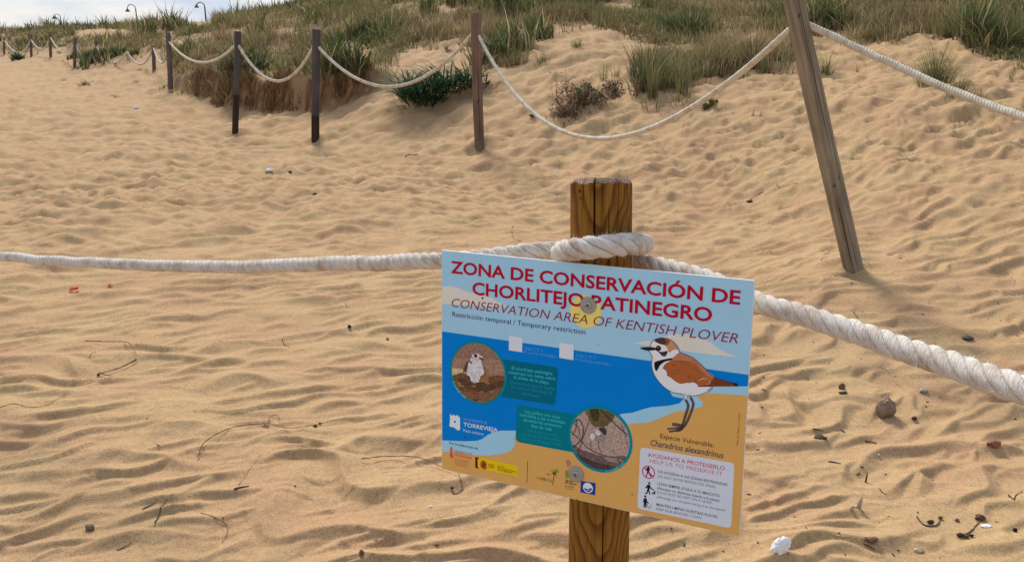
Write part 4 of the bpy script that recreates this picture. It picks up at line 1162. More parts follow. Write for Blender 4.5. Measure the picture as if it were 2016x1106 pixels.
poly('painted_foot', [(1060, 835), (1102, 815), (1110, 828), (1070, 872), (1030, 880), (1020, 862)], LEG, 7, sm=True, off=K4)

# washers and screws
m_steel = plain('dull_steel', (.42, .40, .37), .42, .5, .75, nscale=90, var=.15)
m_wash = plain('grey_washer', (.36, .335, .305), .5, .5, .35, nscale=60, var=.12)
m_dark = plain('screw_recess', (.02, .02, .022), .6)
def lathe(name, prof, mat, parent, c, z0, seg=48):
    a = np.linspace(0, 2 * math.pi, seg, endpoint=False)
    V = []; 
    for r_, z in prof: V.append(np.stack([c[0] + r_ * np.cos(a), c[1] + r_ * np.sin(a), np.full(seg, z0 + z)], 1))
    V = np.vstack(V); n = len(prof); ii = np.arange(n * seg).reshape(n, seg); j2 = np.roll(np.arange(seg), -1)
    Q = np.stack([ii[:-1], ii[:-1][:, j2], ii[1:][:, j2], ii[1:]], -1).reshape(-1, 4)
    return np_mesh(name, V, Q, mat, parent=parent)
for (wx_, wy_) in ((1158.5, 600.5), (1134.5, 932.5)):
    c = S(wx_, wy_); r_ = .0158
    w = lathe('washer', [(r_, 0), (r_, .0012), (r_ - .0006, .0018), (.0125, .0020), (.0072, .0015), (.0068, .0015), (0.0001, .0015)], m_wash, board, c, 11 * LZ)
    s_ = lathe('screw_head', [(.0064, .0016), (.0064, .0024), (.0058, .0032), (.0040, .0038), (.0002, .0040)], m_steel, w, c, 11 * LZ, 32)
    a0 = .5
    V = []; F = []
    for kk, a in enumerate((a0, a0 + math.pi / 2)):
        u = np.array([math.cos(a), math.sin(a)]) * .0040; v = np.array([-math.sin(a), math.cos(a)]) * .0009
        for q_ in (c + u + v, c - u + v, c - u - v, c + u - v): V.append((q_[0], q_[1], 11 * LZ + .0041 + kk * .00006))
        F.append([4 * kk + i for i in range(4)])
    np_mesh('cross_recess', V, np.array(F), m_dark, parent=w, smooth=False)
for o in board.children:
    pass

# ------------------------------------------------------------------ grass and plants
def blades(base, h, w, lean_dir, lean, c_lo, c_hi, segs=2):
    """base (n,3); h,w,lean (n); colours (n,3) -> verts, quads, tris, cols"""
    n = len(base)
    fa = rng.uniform(0, math.pi, n)
    side = np.stack([np.cos(fa), np.sin(fa), np.zeros(n)], 1)
    dirh = np.stack([np.cos(lean_dir), np.sin(lean_dir), np.zeros(n)], 1)
    ts = [0, .5, 1] if segs == 2 else [0, .35, .7, 1]
    V = []; C = []
    for i, t in enumerate(ts):
        p_ = base + dirh * (h * lean * t ** 1.8)[:, None] + np.array([0, 0, 1]) * (h * t * (1 - .35 * lean * t))[:, None]
        ww = w * (1 - t) ** .6 * .5
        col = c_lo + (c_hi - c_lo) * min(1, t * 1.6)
        if t < 1:
            V += [p_ - side * ww[:, None], p_ + side * ww[:, None]]; C += [col, col]
        else: V += [p_]; C += [col]
    k = len(V)
    VV = np.stack(V, 1).reshape(-1, 3); CC = np.stack(C, 1).reshape(-1, 3)
    b0 = np.arange(n)[:, None] * k
    Q = [b0 + np.array([[2 * i, 2 * i + 1, 2 * i + 3, 2 * i + 2]]) for i in range(len(ts) - 2)]
    T = b0 + np.array([[k - 3, k - 2, k - 1]])
    return VV, np.vstack(Q), T, CC
GREENS = np.array([(.19, .20, .062), (.13, .155, .055), (.23, .22, .08), (.155, .19, .08), (.21, .18, .07)])
STRAW = np.array([(.40, .31, .16), (.31, .22, .11), (.24, .16, .075), (.46, .37, .21)])
def clump_field(nc, keep, hfun, per, wfun, spread):
    pass
# scattered cover of the dunes: clump centres picked by area seen, kept by the density map
def scatter(n, rmin, rmax):
    u = rng.uniform(0, 1, n); r = np.exp(np.log(rmin) + (np.log(rmax) - np.log(rmin)) * u)
    a = rng.uniform(R(-37), R(37), n)
    return r * np.sin(a), r * np.cos(a)
cx, cy = scatter(60000, 7.5, 62)
zb, pxx, _e = height(cx, cy); _, pyy = to_px(cx, cy, zb)
dens = veg_density(pxx, pyy, cx, cy) * (pyy > -45) * (pxx > -60) * (pxx < 2080)
keep = rng.uniform(0, 1, len(cx)) < dens
cx, cy = cx[keep], cy[keep]; rc = np.hypot(cx, cy)
gz = ground_v(cx, cy)
kindn = fbm(cx * .35, cy * .22, 2, 71)           # patches of kind
dry = np.clip(.40 + 1.5 * fbm(cx * .45, cy * .3, 2, 77) + rng.normal(0, .10, len(cx)), 0, 1)
pn = fbm(cx * .62, cy * .34, 2, 101)
shrub = sstep(.10, .24, pn); brown = sstep(-.12, -.26, pn)
gcl = GREENS[rng.integers(0, 5, len(cx))]
gcl = gcl * (1 - shrub[:, None]) + np.array([.062, .098, .030]) * shrub[:, None]
gcl = gcl * (1 - .65 * brown[:, None]) + np.array([.17, .11, .055]) * .65 * brown[:, None]
ga = Acc(); 
per = np.where(rc < 13, 20, np.where(rc < 20, 13, np.where(rc < 32, 10, 8)))
ci = np.repeat(np.arange(len(cx)), per)
nb = len(ci)
sp_r = rng.uniform(0, 1, nb) ** .7 * np.where(kindn[ci] > .1, .20, .13); sp_a = rng.uniform(0, 2 * math.pi, nb)
bx = cx[ci] + sp_r * np.cos(sp_a); by = cy[ci] + sp_r * np.sin(sp_a)
bz = ground_v(bx, by) - .01
chh = rng.uniform(.6, 1.3, len(cx)) * np.where(kindn > .1, .22, .34) * np.clip(.75 + 1.1 * fbm(cx * .8, cy * .5, 2, 83), .4, 1.5) * (1 + .3 * (rc > 30))
hb = chh[ci] * rng.uniform(.4, 1.2, nb)
hb = hb * (1 + .55 * shrub[ci]); dry = dry * (1 - .8 * shrub)
wb = np.where(shrub[ci] > .5, .016, np.where(kindn[ci] > .1, .010, .006)) * (1 + rc[ci] / 18)
ld = np.arctan2(by - cy[ci], bx - cx[ci]) + rng.normal(0, .5, nb)
le = rng.uniform(.1, .7, nb) + .25 * (kindn[ci] > .1)
gsel = gcl[ci]; ssel = STRAW[rng.integers(0, 4, nb)]
tone = (rng.uniform(.72, 1.28, len(cx))[ci] * rng.uniform(.75, 1.25, nb))[:, None]
isdry = (rng.uniform(0, 1, nb) < .12 + dry[ci] * .75)[:, None]
chi = np.where(isdry, ssel, gsel) * tone
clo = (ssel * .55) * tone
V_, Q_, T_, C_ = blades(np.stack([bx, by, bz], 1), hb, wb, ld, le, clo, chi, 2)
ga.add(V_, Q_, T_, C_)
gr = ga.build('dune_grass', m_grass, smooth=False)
tag(gr, 'marram grass and low scrub covering the dunes behind the rope fence', kind='stuff')
print('grass blades', nb)

# dead roots and straw hanging over the eroded bank
ra = Acc()
nR = 2000
qx = rng.uniform(338, 745, nR); t_ = rng.uniform(0, 1, nR)
ysc = np.interp(qx, SC_PX, SC_Y); Yr = ysc + .22 * perlin((qx - 1008) / FPX * ysc * 1.3, qx * 0 + 3.3, 4) + rng.uniform(.12, .50, nR); Xr = (qx - 1008) / FPX * Yr * 1.02
kp = perlin(Xr * 2.2, Xr * 0 + 2.2, 33) + .5 * perlin(Xr * 7, Yr * 3, 35) > -.12
Xr, Yr, qx = Xr[kp], Yr[kp], qx[kp]; nR = len(Xr)
zr = ground_v(Xr, Yr) + .02
top = rng.uniform(0, 1, nR) < .5
hr = np.where(top, rng.uniform(.05, .22, nR), rng.uniform(-.30, -.05, nR)) * np.clip(np.interp(qx, SC_PX, SC_H) * 2, .3, 1)
cc = STRAW[rng.integers(0, 4, nR)] * rng.uniform(.25, 1.1, nR)[:, None] * np.array([1.1, .84, .58])
V_, Q_, T_, C_ = blades(np.stack([Xr, Yr, zr + np.where(top, 0, .02)], 1), hr, np.full(nR, .010), rng.normal(-HP, .7, nR), rng.uniform(.1, .6, nR) * np.sign(hr), cc * .6, cc, 2)
ra.add(V_, Q_, T_, C_)
rt = ra.build('hanging_roots', m_grass, smooth=False)
tag(rt, 'dry brown roots and straw hanging over the eroded bank', kind='stuff')

def tuft(px, py, wpx, hpx, n, label, name='grass_tuft', dry_=.25, lean=.35, tone_=1.0, green=None, wide=.0042, group='grass tufts on the dune foot'):
    s = spot(px, py); m = mpp(s)
    rr_ = wpx * m * .32; H_ = hpx * m
    r_ = rng.uniform(0, 1, n) ** .8 * rr_; a_ = rng.uniform(0, 2 * math.pi, n)
    bx = s[0] + r_ * np.cos(a_); by = s[1] + r_ * np.sin(a_) * .7; bz = ground_v(bx, by) - .01
    h_ = H_ * rng.uniform(.45, 1.08, n) * (1 - .25 * r_ / rr_)
    ld = np.arctan2(by - s[1], bx - s[0]) + rng.normal(0, .5, n)
    g_ = (np.array(green) if green else GREENS[rng.integers(0, 5, n)]) * rng.uniform(.7, 1.3, n)[:, None] * tone_
    s_ = STRAW[rng.integers(0, 4, n)] * rng.uniform(.6, 1.1, n)[:, None]
    d_ = (rng.uniform(0, 1, n) < dry_)[:, None]
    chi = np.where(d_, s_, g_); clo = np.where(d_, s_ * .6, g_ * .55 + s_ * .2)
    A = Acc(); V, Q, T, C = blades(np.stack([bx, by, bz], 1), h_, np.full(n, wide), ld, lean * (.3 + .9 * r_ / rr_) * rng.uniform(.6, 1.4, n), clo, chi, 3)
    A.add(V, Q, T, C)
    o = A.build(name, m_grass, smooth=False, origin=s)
    tag(o, label, 'grass tuft', group); return o
G1 = [(.085, .115, .038)]
TUFTS = [
 (1842, 162, 105, 98, 460, 'large bushy green grass tuft right of the leaning post, above the slanting rope', .15, .5),
 (1888, 184, 84, 55, 200, 'low spreading right half next to the large bushy tuft', .3, .6),
 (1626, 146, 50, 58, 130, 'green grass tuft directly right of the leaning post', .12, .35),
 (1686, 142, 18, 28, 16, 'few thin green blades between the leaning post and the large bushy tuft', .2, .3),
 (1137, 92, 44, 26, 110, 'small bright green tuft alone on the bare dune slope', .05, .7),
 (1066, 124, 52, 36, 120, 'grey-green tuft right of the brown post above the sand slope', .3, .5),
 (1018, 128, 70, 62, 190, 'tall straw and green tuft just right of the brown post', .5, .45),
 (1188, 158, 34, 44, 46, 'sparse upright tuft above the dried flowering plant', .2, .25),
 (1212, 152, 26, 34, 30, 'thin tuft of straw-coloured stems beside the sparse upright tuft', .7, .3),
 (1285, 192, 44, 110, 110, 'tall reedy tuft at the front of the grass bank in the middle dune', .35, .18),
 (1345, 186, 42, 95, 90, 'second tall reedy tuft, front row, right of the first', .35, .18),
 (1256, 130, 44, 60, 90, 'grass tuft at the left end of the middle grass bank', .3, .3),
 (1315, 140, 50, 70, 110, 'dense dark tuft in the middle of the grass bank', .3, .25),
 (1400, 140, 44, 62, 100, 'grey-green tuft between the tall reedy tufts and the rope', .35, .25),
 (1452, 130, 40, 64, 90, 'spiky tuft behind the rising rope', .2, .25),
 (1505, 145, 46, 52, 110, 'fresh green tuft seen just under the rising rope', .12, .3),
 (1545, 126, 22, 34, 40, 'small tuft just left of the leaning post', .4, .3),
 (1413, 216, 24, 17, 40, 'little leafy green weed under the lowest part of the grass bank', .1, .8),
 (1483, 228, 12, 26, 12, 'few dead upright stalks in the sand left of the leaning post', 1, .1),
 (1498, 229, 10, 28, 10, 'thin cluster of dead stalks nearest the leaning post', 1, .1),
 (1718, 76, 44, 42, 110, 'green tuft beside the pale plastic scrap on the upper dune', .12, .25),
 (1870, 72, 40, 40, 90, 'tuft on the right rim of the bare sandy hollow', .25, .3),
 (1912, 82, 44, 48, 120, 'dark tuft at the top right of the bare dune curve', .25, .3),
 (1948, 112, 22, 24, 40, 'small tuft below the dark grass edge at the right', .3, .3),
 (1992, 158, 18, 22, 18, 'few blades on the bare slope near the right edge', .3, .2),
 (1932, 196, 26, 32, 40, 'loose grass at the right foot of the large bushy tuft', .3, .5),
 (185, 122, 70, 34, 420, 'dark green shrub clump spilling over the fence at the left dune foot', .1, .6),
 (225, 112, 70, 24, 260, 'green clump right behind the dark green shrub at the left', .2, .6),
 (35, 118, 40, 22, 220, 'dark green clump below the farthest ropes at the left edge', .05, .6),
 (262, 108, 36, 24, 140, 'bushy clump beside the loop of rope near the sand', .3, .6),
 (165, 168, 34, 16, 90, 'grey dead twiggy clump creeping down the sand at the left', 1, .9),
 (225, 190, 30, 8, 60, 'low dry clump alone on the sand below the left dune', .8, .9),
 (125, 160, 26, 12, 50, 'small dry clump on the sand beside the far fence', .8, .9),
 (270, 162, 26, 10, 60, 'flat little green creeper on the sand near the pale rope loop', .1, 1.0),
 (1280, 438, 9, 16, 9, 'tiny green sprig growing from the sand right of the pine post', .2, .3),
 (1828, 598, 12, 12, 10, 'tiny green sprout on the sand above the right rope', .1, .7),
]
for t in TUFTS:
    px, py, w_, h_, n_, lb, dr, ln_ = t
    dist_w = .0042 if py > 140 or px > 1000 else .02
    if py > 400: dist_w = .0022
    dark = [(.04, .07, .04)] if 'dark green' in lb else None
    if 'bright green' in lb: dark = [(.10, .17, .04)]
    if 'grey dead' in lb: dist_w = .012
    tuft(px, py, w_, h_, n_, lb, dry_=dr, lean=ln_, green=dark, wide=dist_w)

# dark strap-leaved plant behind the rope
def strap_plant(parts, label, name, n, cat='plant', cols=((.016, .045, .020), (.025, .065, .028), (.045, .09, .035))):
    A = Acc(); org = spot(*parts[0][:2])
    for (px, py, wpx, hpx, k) in parts:
        s = spot(px, py); m = mpp(s)
        for i in range(k):
            a = rng.uniform(0, 2 * math.pi); r0 = rng.uniform(0, 1) ** .6 * wpx * m * .45
            bx, by = s[0] + r0 * math.cos(a), s[1] + r0 * math.sin(a) * .6
            b0 = np.array([bx, by, ground(bx, by) + rng.uniform(0, .5) * hpx * m * .5])
            ld_ = a + rng.normal(0, .6); Ln = hpx * m * rng.uniform(.5, 1.05); wd = rng.uniform(.010, .019)
            dr = np.array([math.cos(ld_), math.sin(ld_), 0]); up = rng.uniform(.5, 1.35)
            tt = np.linspace(0, 1, 6)[:, None]
            P_ = b0 + dr * Ln * tt * (1 - .2 * up) + np.array([0, 0, 1]) * Ln * (up * tt - (.15 + .45 * up) * tt ** 2.2)
            P_[:, 2] = np.maximum(P_[:, 2], ground_v(P_[:, 0], P_[:, 1]) + .004)
            sd = np.cross(dr, [0, 0, 1]); ww = wd * np.array([.6, 1, 1, .9, .6, .08])[:, None] * .5
            V = np.vstack([P_ - sd * ww, P_ + sd * ww + np.array([0, 0, .002])]); i5 = np.arange(5)
            A.add(V, q=np.stack([i5, i5 + 1, i5 + 7, i5 + 6], 1), c=np.array(cols[rng.integers(0, len(cols))]) * rng.uniform(.7, 1.5))
    o = A.build(name, m_strap, smooth=True, origin=org); tag(o, label, cat); return o
strap_plant([(838, 206, 80, 98, 280), (806, 198, 44, 84, 130), (880, 188, 64, 86, 200), (922, 174, 50, 66, 120), (955, 175, 26, 44, 18)],
            'sprawling dark green strap-leaved plant on the sand left of the brown post', 'strap_leaved_plant', 0)
strap_plant([(880, 98, 16, 14, 16), (876, 104, 14, 10, 8)], 'small leafy weed on the dune left of the brown post top', 'leafy_weed', 0, cols=((.09, .12, .04), (.2, .13, .06)))

# dried flowering plant: stalks, seed heads, a few live leaves
def dried_plant(zones, label):
    org = spot(*zones[0][:2]); A = Acc()
    for (px, py, wpx, hpx, k, live) in zones:
        s = spot(px, py); m = mpp(s)
        for i in range(k):
            bx = s[0] + rng.normal(0, .35) * wpx * m; by = s[1] + rng.normal(0, .25) * wpx * m
            b0 = np.array([bx, by, ground(bx, by)]); h = hpx * m * rng.uniform(.3, 1); tip = b0 + np.array([rng.normal(0, .3) * h, rng.normal(0, .3) * h, h])
            c = np.array([(.22, .12, .07), (.30, .21, .14), (.15, .075, .045), (.36, .29, .22)][rng.integers(0, 4)]) * rng.uniform(.8, 1.2)
            sd = np.array([.0022, 0, 0])
            A.add([b0 - sd, b0 + sd, tip + sd * .6, tip - sd * .6], q=[[0, 1, 2, 3]], c=c)
            for _ in range(3):
                q = b0 + (tip - b0) * rng.uniform(.3, 1) + rng.normal(0, .012, 3); r_ = rng.uniform(.006, .017)
                d1 = rng.normal(0, 1, 3); d1 /= np.linalg.norm(d1); d2 = np.cross(d1, rng.normal(0, 1, 3)); d2 /= np.linalg.norm(d2)
                lc = np.array((.10, .16, .045)) if rng.uniform() < live else c * rng.uniform(.6, 1.5)
                s_ = 1.9 if lc[1] > lc[0] else 1
                d3 = np.cross(d1, d2)
                A.add([q - d1 * r_ * s_, q + d2 * r_ * s_ * .7, q + d1 * r_ * s_, q - d2 * r_ * s_ * .7, q + d3 * r_ * .8], q=[[0, 1, 2, 3]], t=[[0, 1, 4], [1, 2, 4], [2, 3, 4], [3, 0, 4]], c=lc)
    o = A.build('dried_plant', m_strap, smooth=False, origin=org); tag(o, label, 'plant'); return o
dried_plant([(1115, 227, 50, 26, 150, .0), (1138, 208, 50, 40, 130, .12), (1175, 202, 42, 34, 80, .08), (1152, 188, 24, 26, 46, .85), (1163, 198, 24, 22, 40, .85), (1205, 190, 24, 20, 26, .1), (1112, 188, 26, 46, 24, 0)],
            'large brown dried plant with some green leaves above the long sagging rope')
dried_plant([(1208, 180, 30, 20, 40, .05), (1200, 176, 16, 16, 12, .3)], 'smaller dried orange-brown plant just right of the larger dried one')
dried_plant([(1252, 190, 10, 52, 16, .0)], 'single dead grey stalk with brown seed heads beside the tall reedy tufts')
dried_plant([(1395, 212, 12, 12, 40, .1)], 'small half buried dried plant behind the rising rope')

# ------------------------------------------------------------------ lamps behind the dune
m_lampm = plain('dark_green_metal', (.020, .045, .038), .5, .4)
m_lampg = plain('green_lamp_shade', (.05, .13, .05), .4, .4)
def tube(A, pts, rads, seg=8, c=None, cap=True):
    pts = np.asarray(pts, float); rads = np.broadcast_to(np.asarray(rads, float), (len(pts),))
    T = np.gradient(pts, axis=0); T /= np.maximum(np.linalg.norm(T, axis=1), 1e-9)[:, None]
    a = np.array([.3, .2, .9]); V = []
    for p_, t, r_ in zip(pts, T, rads):
        u = np.cross(t, a); 
        if np.linalg.norm(u) < .05: u = np.cross(t, [1, 0, 0])
        u /= np.linalg.norm(u); v = np.cross(t, u)
        th = np.linspace(0, 2 * math.pi, seg, endpoint=False)[:, None]
        V.append(p_ + r_ * (np.cos(th) * u + np.sin(th) * v))
    n = len(pts); ii = np.arange(n * seg).reshape(n, seg); j2 = np.roll(np.arange(seg), -1)
    Q = np.stack([ii[:-1], ii[1:], ii[1:][:, j2], ii[:-1][:, j2]], -1).reshape(-1, 4)
    V = np.vstack(V); T_ = []
    if cap:
        V = np.vstack([V, pts[0], pts[-1]])
        for k_ in range(seg): T_ += [[n * seg, k_, (k_ + 1) % seg], [n * seg + 1, (n - 1) * seg + (k_ + 1) % seg, (n - 1) * seg + k_]]
    A.add(V, q=Q, t=T_ if T_ else None, c=c)
def lamp(px, ptop, bell_px, bell_py, Yd, label):
    t = at_Y(px, ptop + 9, Yd); m = mpp(t); base = np.array([t[0], t[1], ground(t[0], t[1]) - .3])
    root = empty('street_lamp', base); tag(root, label, 'street lamp', 'street lamps behind the dunes')
    rad_ = abs(px - bell_px) * m / 2
    cxx = (t[0] + at_Y(bell_px, bell_py, Yd)[0]) / 2
    A = Acc(); tube(A, [base, base + [0, 0, (t[2] - base[2]) * .5], t], [.07, .055, .045]); po = A.build('pole', m_lampm, root, origin=base); po.location = (0, 0, 0)
    th = np.linspace(0, math.pi * 1.05, 14)
    arc = [np.array([cxx + rad_ * math.cos(a), t[1], t[2] + rad_ * math.sin(a) * 1.05]) for a in th]
    bz_ = at_Y(bell_px, bell_py, Yd)[2]; arc.append(np.array([cxx - rad_, t[1], bz_ + .1]))
    A = Acc(); tube(A, arc, .032); ar = A.build('arm', m_lampm, root, origin=base); ar.location = (0, 0, 0)
    r_ = 4.6 * m; b0 = np.array([cxx - rad_, t[1], bz_])
    prof = [(.2, .85), (.3, .55), (.55, .25), (.85, -.15), (1.0, -.55), (.92, -.6)]
    seg = 20; th = np.linspace(0, 2 * math.pi, seg, endpoint=False); V = np.vstack([np.stack([b0[0] + r_ * q * np.cos(th), b0[1] + r_ * q * np.sin(th), np.full(seg, b0[2] + r_ * z_)], 1) for q, z_ in prof])
    n = len(prof); ii = np.arange(n * seg).reshape(n, seg); j2 = np.roll(np.arange(seg), -1)
    Q = np.stack([ii[:-1], ii[1:], ii[1:][:, j2], ii[:-1][:, j2]], -1).reshape(-1, 4)
    np_mesh('lamp_shade', V - base, Q, m_lampg, root)
lamp(403, 5, 387, 13, 62, 'green bell street lamp on a hooked pole, nearest and tallest above the left dune')
lamp(267, 9, 251, 21, 78, 'hooked street lamp poking out of the grass in the middle of the three')
lamp(119, 26, 107, 35, 100, 'farthest hooked street lamp, lowest of the three on the dune line')
lamp(581, -34, 565, -26, 48, 'dark lamp pole rising behind the dune top, its head above the photo edge')

# ------------------------------------------------------------------ things lying on the sand
def on_sand(pts, lift=.002):
    out = []
    for q in pts:
        s = spot(q[0], q[1]); z = lift + (q[2] if len(q) > 2 else 0)
        out.append(s + [0, 0, z])
    return np.array(out)
DKB = (.055, .034, .022); BRN = (.12, .065, .032); TAN = (.30, .22, .13); GRY = (.15, .12, .095)
def twig(pts, r, col, label, name='twig', extra=(), leaves=(), cat='twig', lift=.002, group='twigs and stems lying on the sand'):
    A = Acc(); P_ = on_sand(pts, lift); r *= .8; C, s = spline(P_, .006) if len(pts) > 2 else (np.linspace(P_[0], P_[-1], 8), 0)
    C = C + rng.normal(0, .0006, C.shape)
    C[:, 2] = np.maximum(C[:, 2], ground_v(C[:, 0], C[:, 1]) + r * .4)
    rr_ = r * (1 - .45 * np.linspace(0, 1, len(C))) * (1 + .2 * np.sin(np.arange(len(C)) * .9))
    tube(A, C, rr_, 7, c=col)
    for (q, r2) in extra:
        Q = on_sand(q, lift); Cq = spline(Q, .006)[0] if len(q) > 2 else np.linspace(Q[0], Q[-1], 6)
        tube(A, Cq, r2 * np.linspace(1, .5, len(Cq)), 6, c=col)
    for (lx, ly, lr, lc) in leaves:
        blob(A, on_sand([(lx, ly)])[0] + [0, 0, lr * .4], (lr, lr * .6, lr * .5), lc)
    o = A.build(name, m_tint, smooth=True, origin=C[len(C) // 2]); tag(o, label, cat, group); return o
def blob(A, c, rad_, col, sub=2, rough=.25, seed=None, rot=None):
    n1, n2 = 5 * sub, 8 * sub; sd = seed if seed is not None else rng.uniform(0, 90)
    th = np.linspace(0, math.pi, n1); ph = np.linspace(0, 2 * math.pi, n2, endpoint=False)
    T, Pq = np.meshgrid(th, ph, indexing='ij')
    d = np.stack([np.sin(T) * np.cos(Pq), np.sin(T) * np.sin(Pq), np.cos(T)], -1)
    k = 1 + rough * perlin(d[..., 0] * 1.7 + sd, d[..., 1] * 1.7 + d[..., 2] * 1.3, 3) + rough * .5 * np.abs(perlin(d[..., 0] * 4 + sd, d[..., 2] * 4 + d[..., 1] * 3, 5))
    V = d * k[..., None] * np.array(rad_)
    if rot is not None:
        ca, sa = math.cos(rot), math.sin(rot); V = V @ np.array([[ca, sa, 0], [-sa, ca, 0], [0, 0, 1]])
    V = V + c
    ii = np.arange(n1 * n2).reshape(n1, n2); j2 = np.roll(np.arange(n2), -1)
    Q = np.stack([ii[:-1], ii[1:], ii[1:][:, j2], ii[:-1][:, j2]], -1).reshape(-1, 4)
    A.add(V.reshape(-1, 3), q=Q, c=col)
def lump(px, py, wpx, hpx, col, label, name='pebble', cat='pebble', rough=.3, group=None, depth=.7, sink=.25, sub=2):
    s = spot(px, py); m = mpp(s); A = Acc()
    blob(A, s + [0, 0, hpx * m * (.5 - sink)], (wpx * m / 2, wpx * m / 2 * depth, hpx * m / 2), col, sub, rough)
    o = A.build(name, m_tint, smooth=True, origin=s); tag(o, label, cat, group); return o
# long and bent stems
twig([(168, 677), (205, 678), (253, 680), (262, 692), (271, 706)], .0028, GRY, 'angular grey twig end to end with another, upper arm, left half of the beach', 'bent_twig', lift=.014)
twig([(269, 712), (240, 727), (192, 741)], .0032, DKB, 'dark lower arm of the angular twig pair on the left beach', 'bent_twig', lift=.010, extra=[([(196, 738), (208, 742), (222, 744)], .0022)], leaves=[(194, 740, .007, DKB)])
twig([(176, 704), (190, 693)], .0022, GRY, 'short grey stick inside the angle of the bent twigs')
twig([(390, 903), (401, 877), (440, 852), (480, 841), (530, 838), (565, 846), (620, 840), (655, 832), (683, 826)], .0021, (.13, .075, .045), 'long thin arched stem with a knot and a curled leaf, left of the sign', 'long_stem', lift=.008,
     extra=[([(528, 838), (535, 823), (545, 820), (551, 829)], .0018)], leaves=[(621, 841, .008, DKB), (630, 834, .005, (.08, .09, .04))])
twig([(712, 908), (765, 903), (825, 906), (868, 923), (900, 935), (908, 952)], .0020, (.15, .085, .05), 'thin stem running to the lower left corner of the sign', 'long_stem', lift=.010)
twig([(889, 962), (893, 972), (903, 970), (910, 955), (907, 945)], .0028, (.20, .12, .08), 'little forked dry stalk just below the sign corner', 'forked_stalk', leaves=[(890, 962, .006, DKB)])
twig([(305, 1030), (315, 1010), (328, 983)], .0028, DKB, 'straight dark twig standing out at the lower left of the beach')
twig([(280, 1003), (292, 997), (306, 990)], .0022, DKB, 'short dark twig just left of the straight dark twig')
twig([(395, 1010), (425, 1020), (447, 1035), (446, 1052), (438, 1068)], .0017, (.22, .15, .09), 'pale curved stalk right of the straight dark twig')
twig([(230, 1083), (248, 1076), (262, 1065)], .0018, BRN, 'thin brown twig near the bottom edge at the left')
twig([(461, 964), (475, 960), (490, 957)], .0042, DKB, 'thick dark bark splinter below the long arched stem', 'bark_splinter')
twig([(470, 955), (487, 930), (513, 895)], .0010, (.25, .18, .11), 'faint straw rising from the bark splinter')
twig([(0, 802), (25, 795), (60, 802), (95, 797), (130, 775)], .0014, (.22, .14, .09), 'very thin wavy straw at the left edge of the beach')
twig([(556, 668), (560, 680), (571, 683)], .0018, DKB, 'small hooked stalk in the middle of the left beach')
twig([(680, 596), (683, 605), (690, 606)], .0018, DKB, 'tiny curled stalk under the white rope left of the sign')
twig([(1010, 445), (1008, 458), (1018, 473), (1026, 474)], .0022, (.16, .11, .07), 'thin curled stem left of the pine post')
twig([(1477, 393), (1500, 380), (1535, 370), (1570, 362)], .0030, (.15, .10, .065), 'half buried stick left of the leaning post foot')
twig([(1733, 722), (1748, 730), (1760, 750), (1785, 768)], .0013, (.42, .34, .22), 'pale straw arched on the sand under the right rope')
twig([(1630, 909), (1645, 911), (1656, 913)], .0028, DKB, 'dark stick right of the sign foot, below the stone')
twig([(1732, 962), (1738, 970), (1747, 974)], .0016, DKB, 'thin dark twig in the lower right beach')
twig([(1805, 1018), (1820, 1034), (1842, 1035), (1852, 1022)], .0030, (.10, .07, .045), 'curved bark strip beside the debris hollow, lower right', 'bark_strip', leaves=[(1832, 1030, .010, DKB), (1851, 1021, .007, BRN)])
twig([(1640, 1053), (1655, 1056), (1673, 1058)], .0015, (.45, .36, .22), 'pale straw at the bottom right between tissue and bark strip')
twig([(1885, 1056), (1905, 1050), (1925, 1030), (1935, 1015)], .0030, (.13, .09, .055), 'slanting stick in the debris hollow at the lower right', leaves=[(1890, 1056, .010, DKB), (1902, 1058, .008, BRN), (1912, 1056, .007, DKB)])
twig([(1985, 975), (1996, 983), (2000, 975), (2012, 968)], .0024, DKB, 'forked dark twig at the right edge of the beach')
twig([(1700, 1070), (1712, 1077), (1722, 1083)], .0022, BRN, 'short brown twig near the bottom right edge')
twig([(1680, 615), (1686, 622), (1690, 626)], .0026, DKB, 'small dark twig above the right rope')
twig([(1615, 513), (1627, 505)], .0022, BRN, 'short brown twig left of the leaning post foot')
twig([(1990, 545), (1998, 555), (1994, 562)], .0014, (.16, .11, .06), 'thin curl of stem at the right edge beyond the near rope')
twig([(1600, 846), (1606, 845), (1622, 849)], .0026, DKB, 'short dark twig beside the sign at stone height')
twig([(1703, 868), (1726, 872)], .0034, (.13, .08, .05), 'brown stick just below the brown stone')
# lumps
lump(1742, 818, 34, 40, (.27, .18, .12), 'fist-like brown stone on the sand right of the sign', 'stone', 'stone', .35, depth=.8, sink=.1, sub=4)
lump(1657, 765, 13, 15, (.15, .095, .06), 'small brown snail shell between sign and stone', 'snail_shell', 'shell', .2)
lump(1660, 774, 16, 6, (.07, .045, .03), 'dark crumb under the brown snail shell', 'bark_crumb', 'debris')
lump(177, 1041, 17, 14, (.20, .14, .095), 'sandy brown clod at the lower left', 'sand_clod', 'clod')
lump(712, 1090, 10, 12, (.14, .095, .06), 'dark clod near the bottom edge left of the sign post', 'sand_clod', 'clod')
lump(848, 998, 8, 5, (.75, .72, .68), 'tiny white shell lower left of the sign post', 'white_shell', 'shell')
lump(1998, 1045, 9, 10, (.035, .010, .014), 'dark berry at the lower right corner', 'berry', 'berry', .1)
lump(1800, 825, 10, 8, (.09, .045, .03), 'dark red-brown pebble right of the stone', 'pebble')
lump(1884, 1025, 9, 7, (.22, .15, .10), 'round sand-coloured pebble above the debris hollow')
lump(1905, 668, 20, 9, (.10, .065, .045), 'flat dark stone chip below the right rope middle', 'stone_chip')
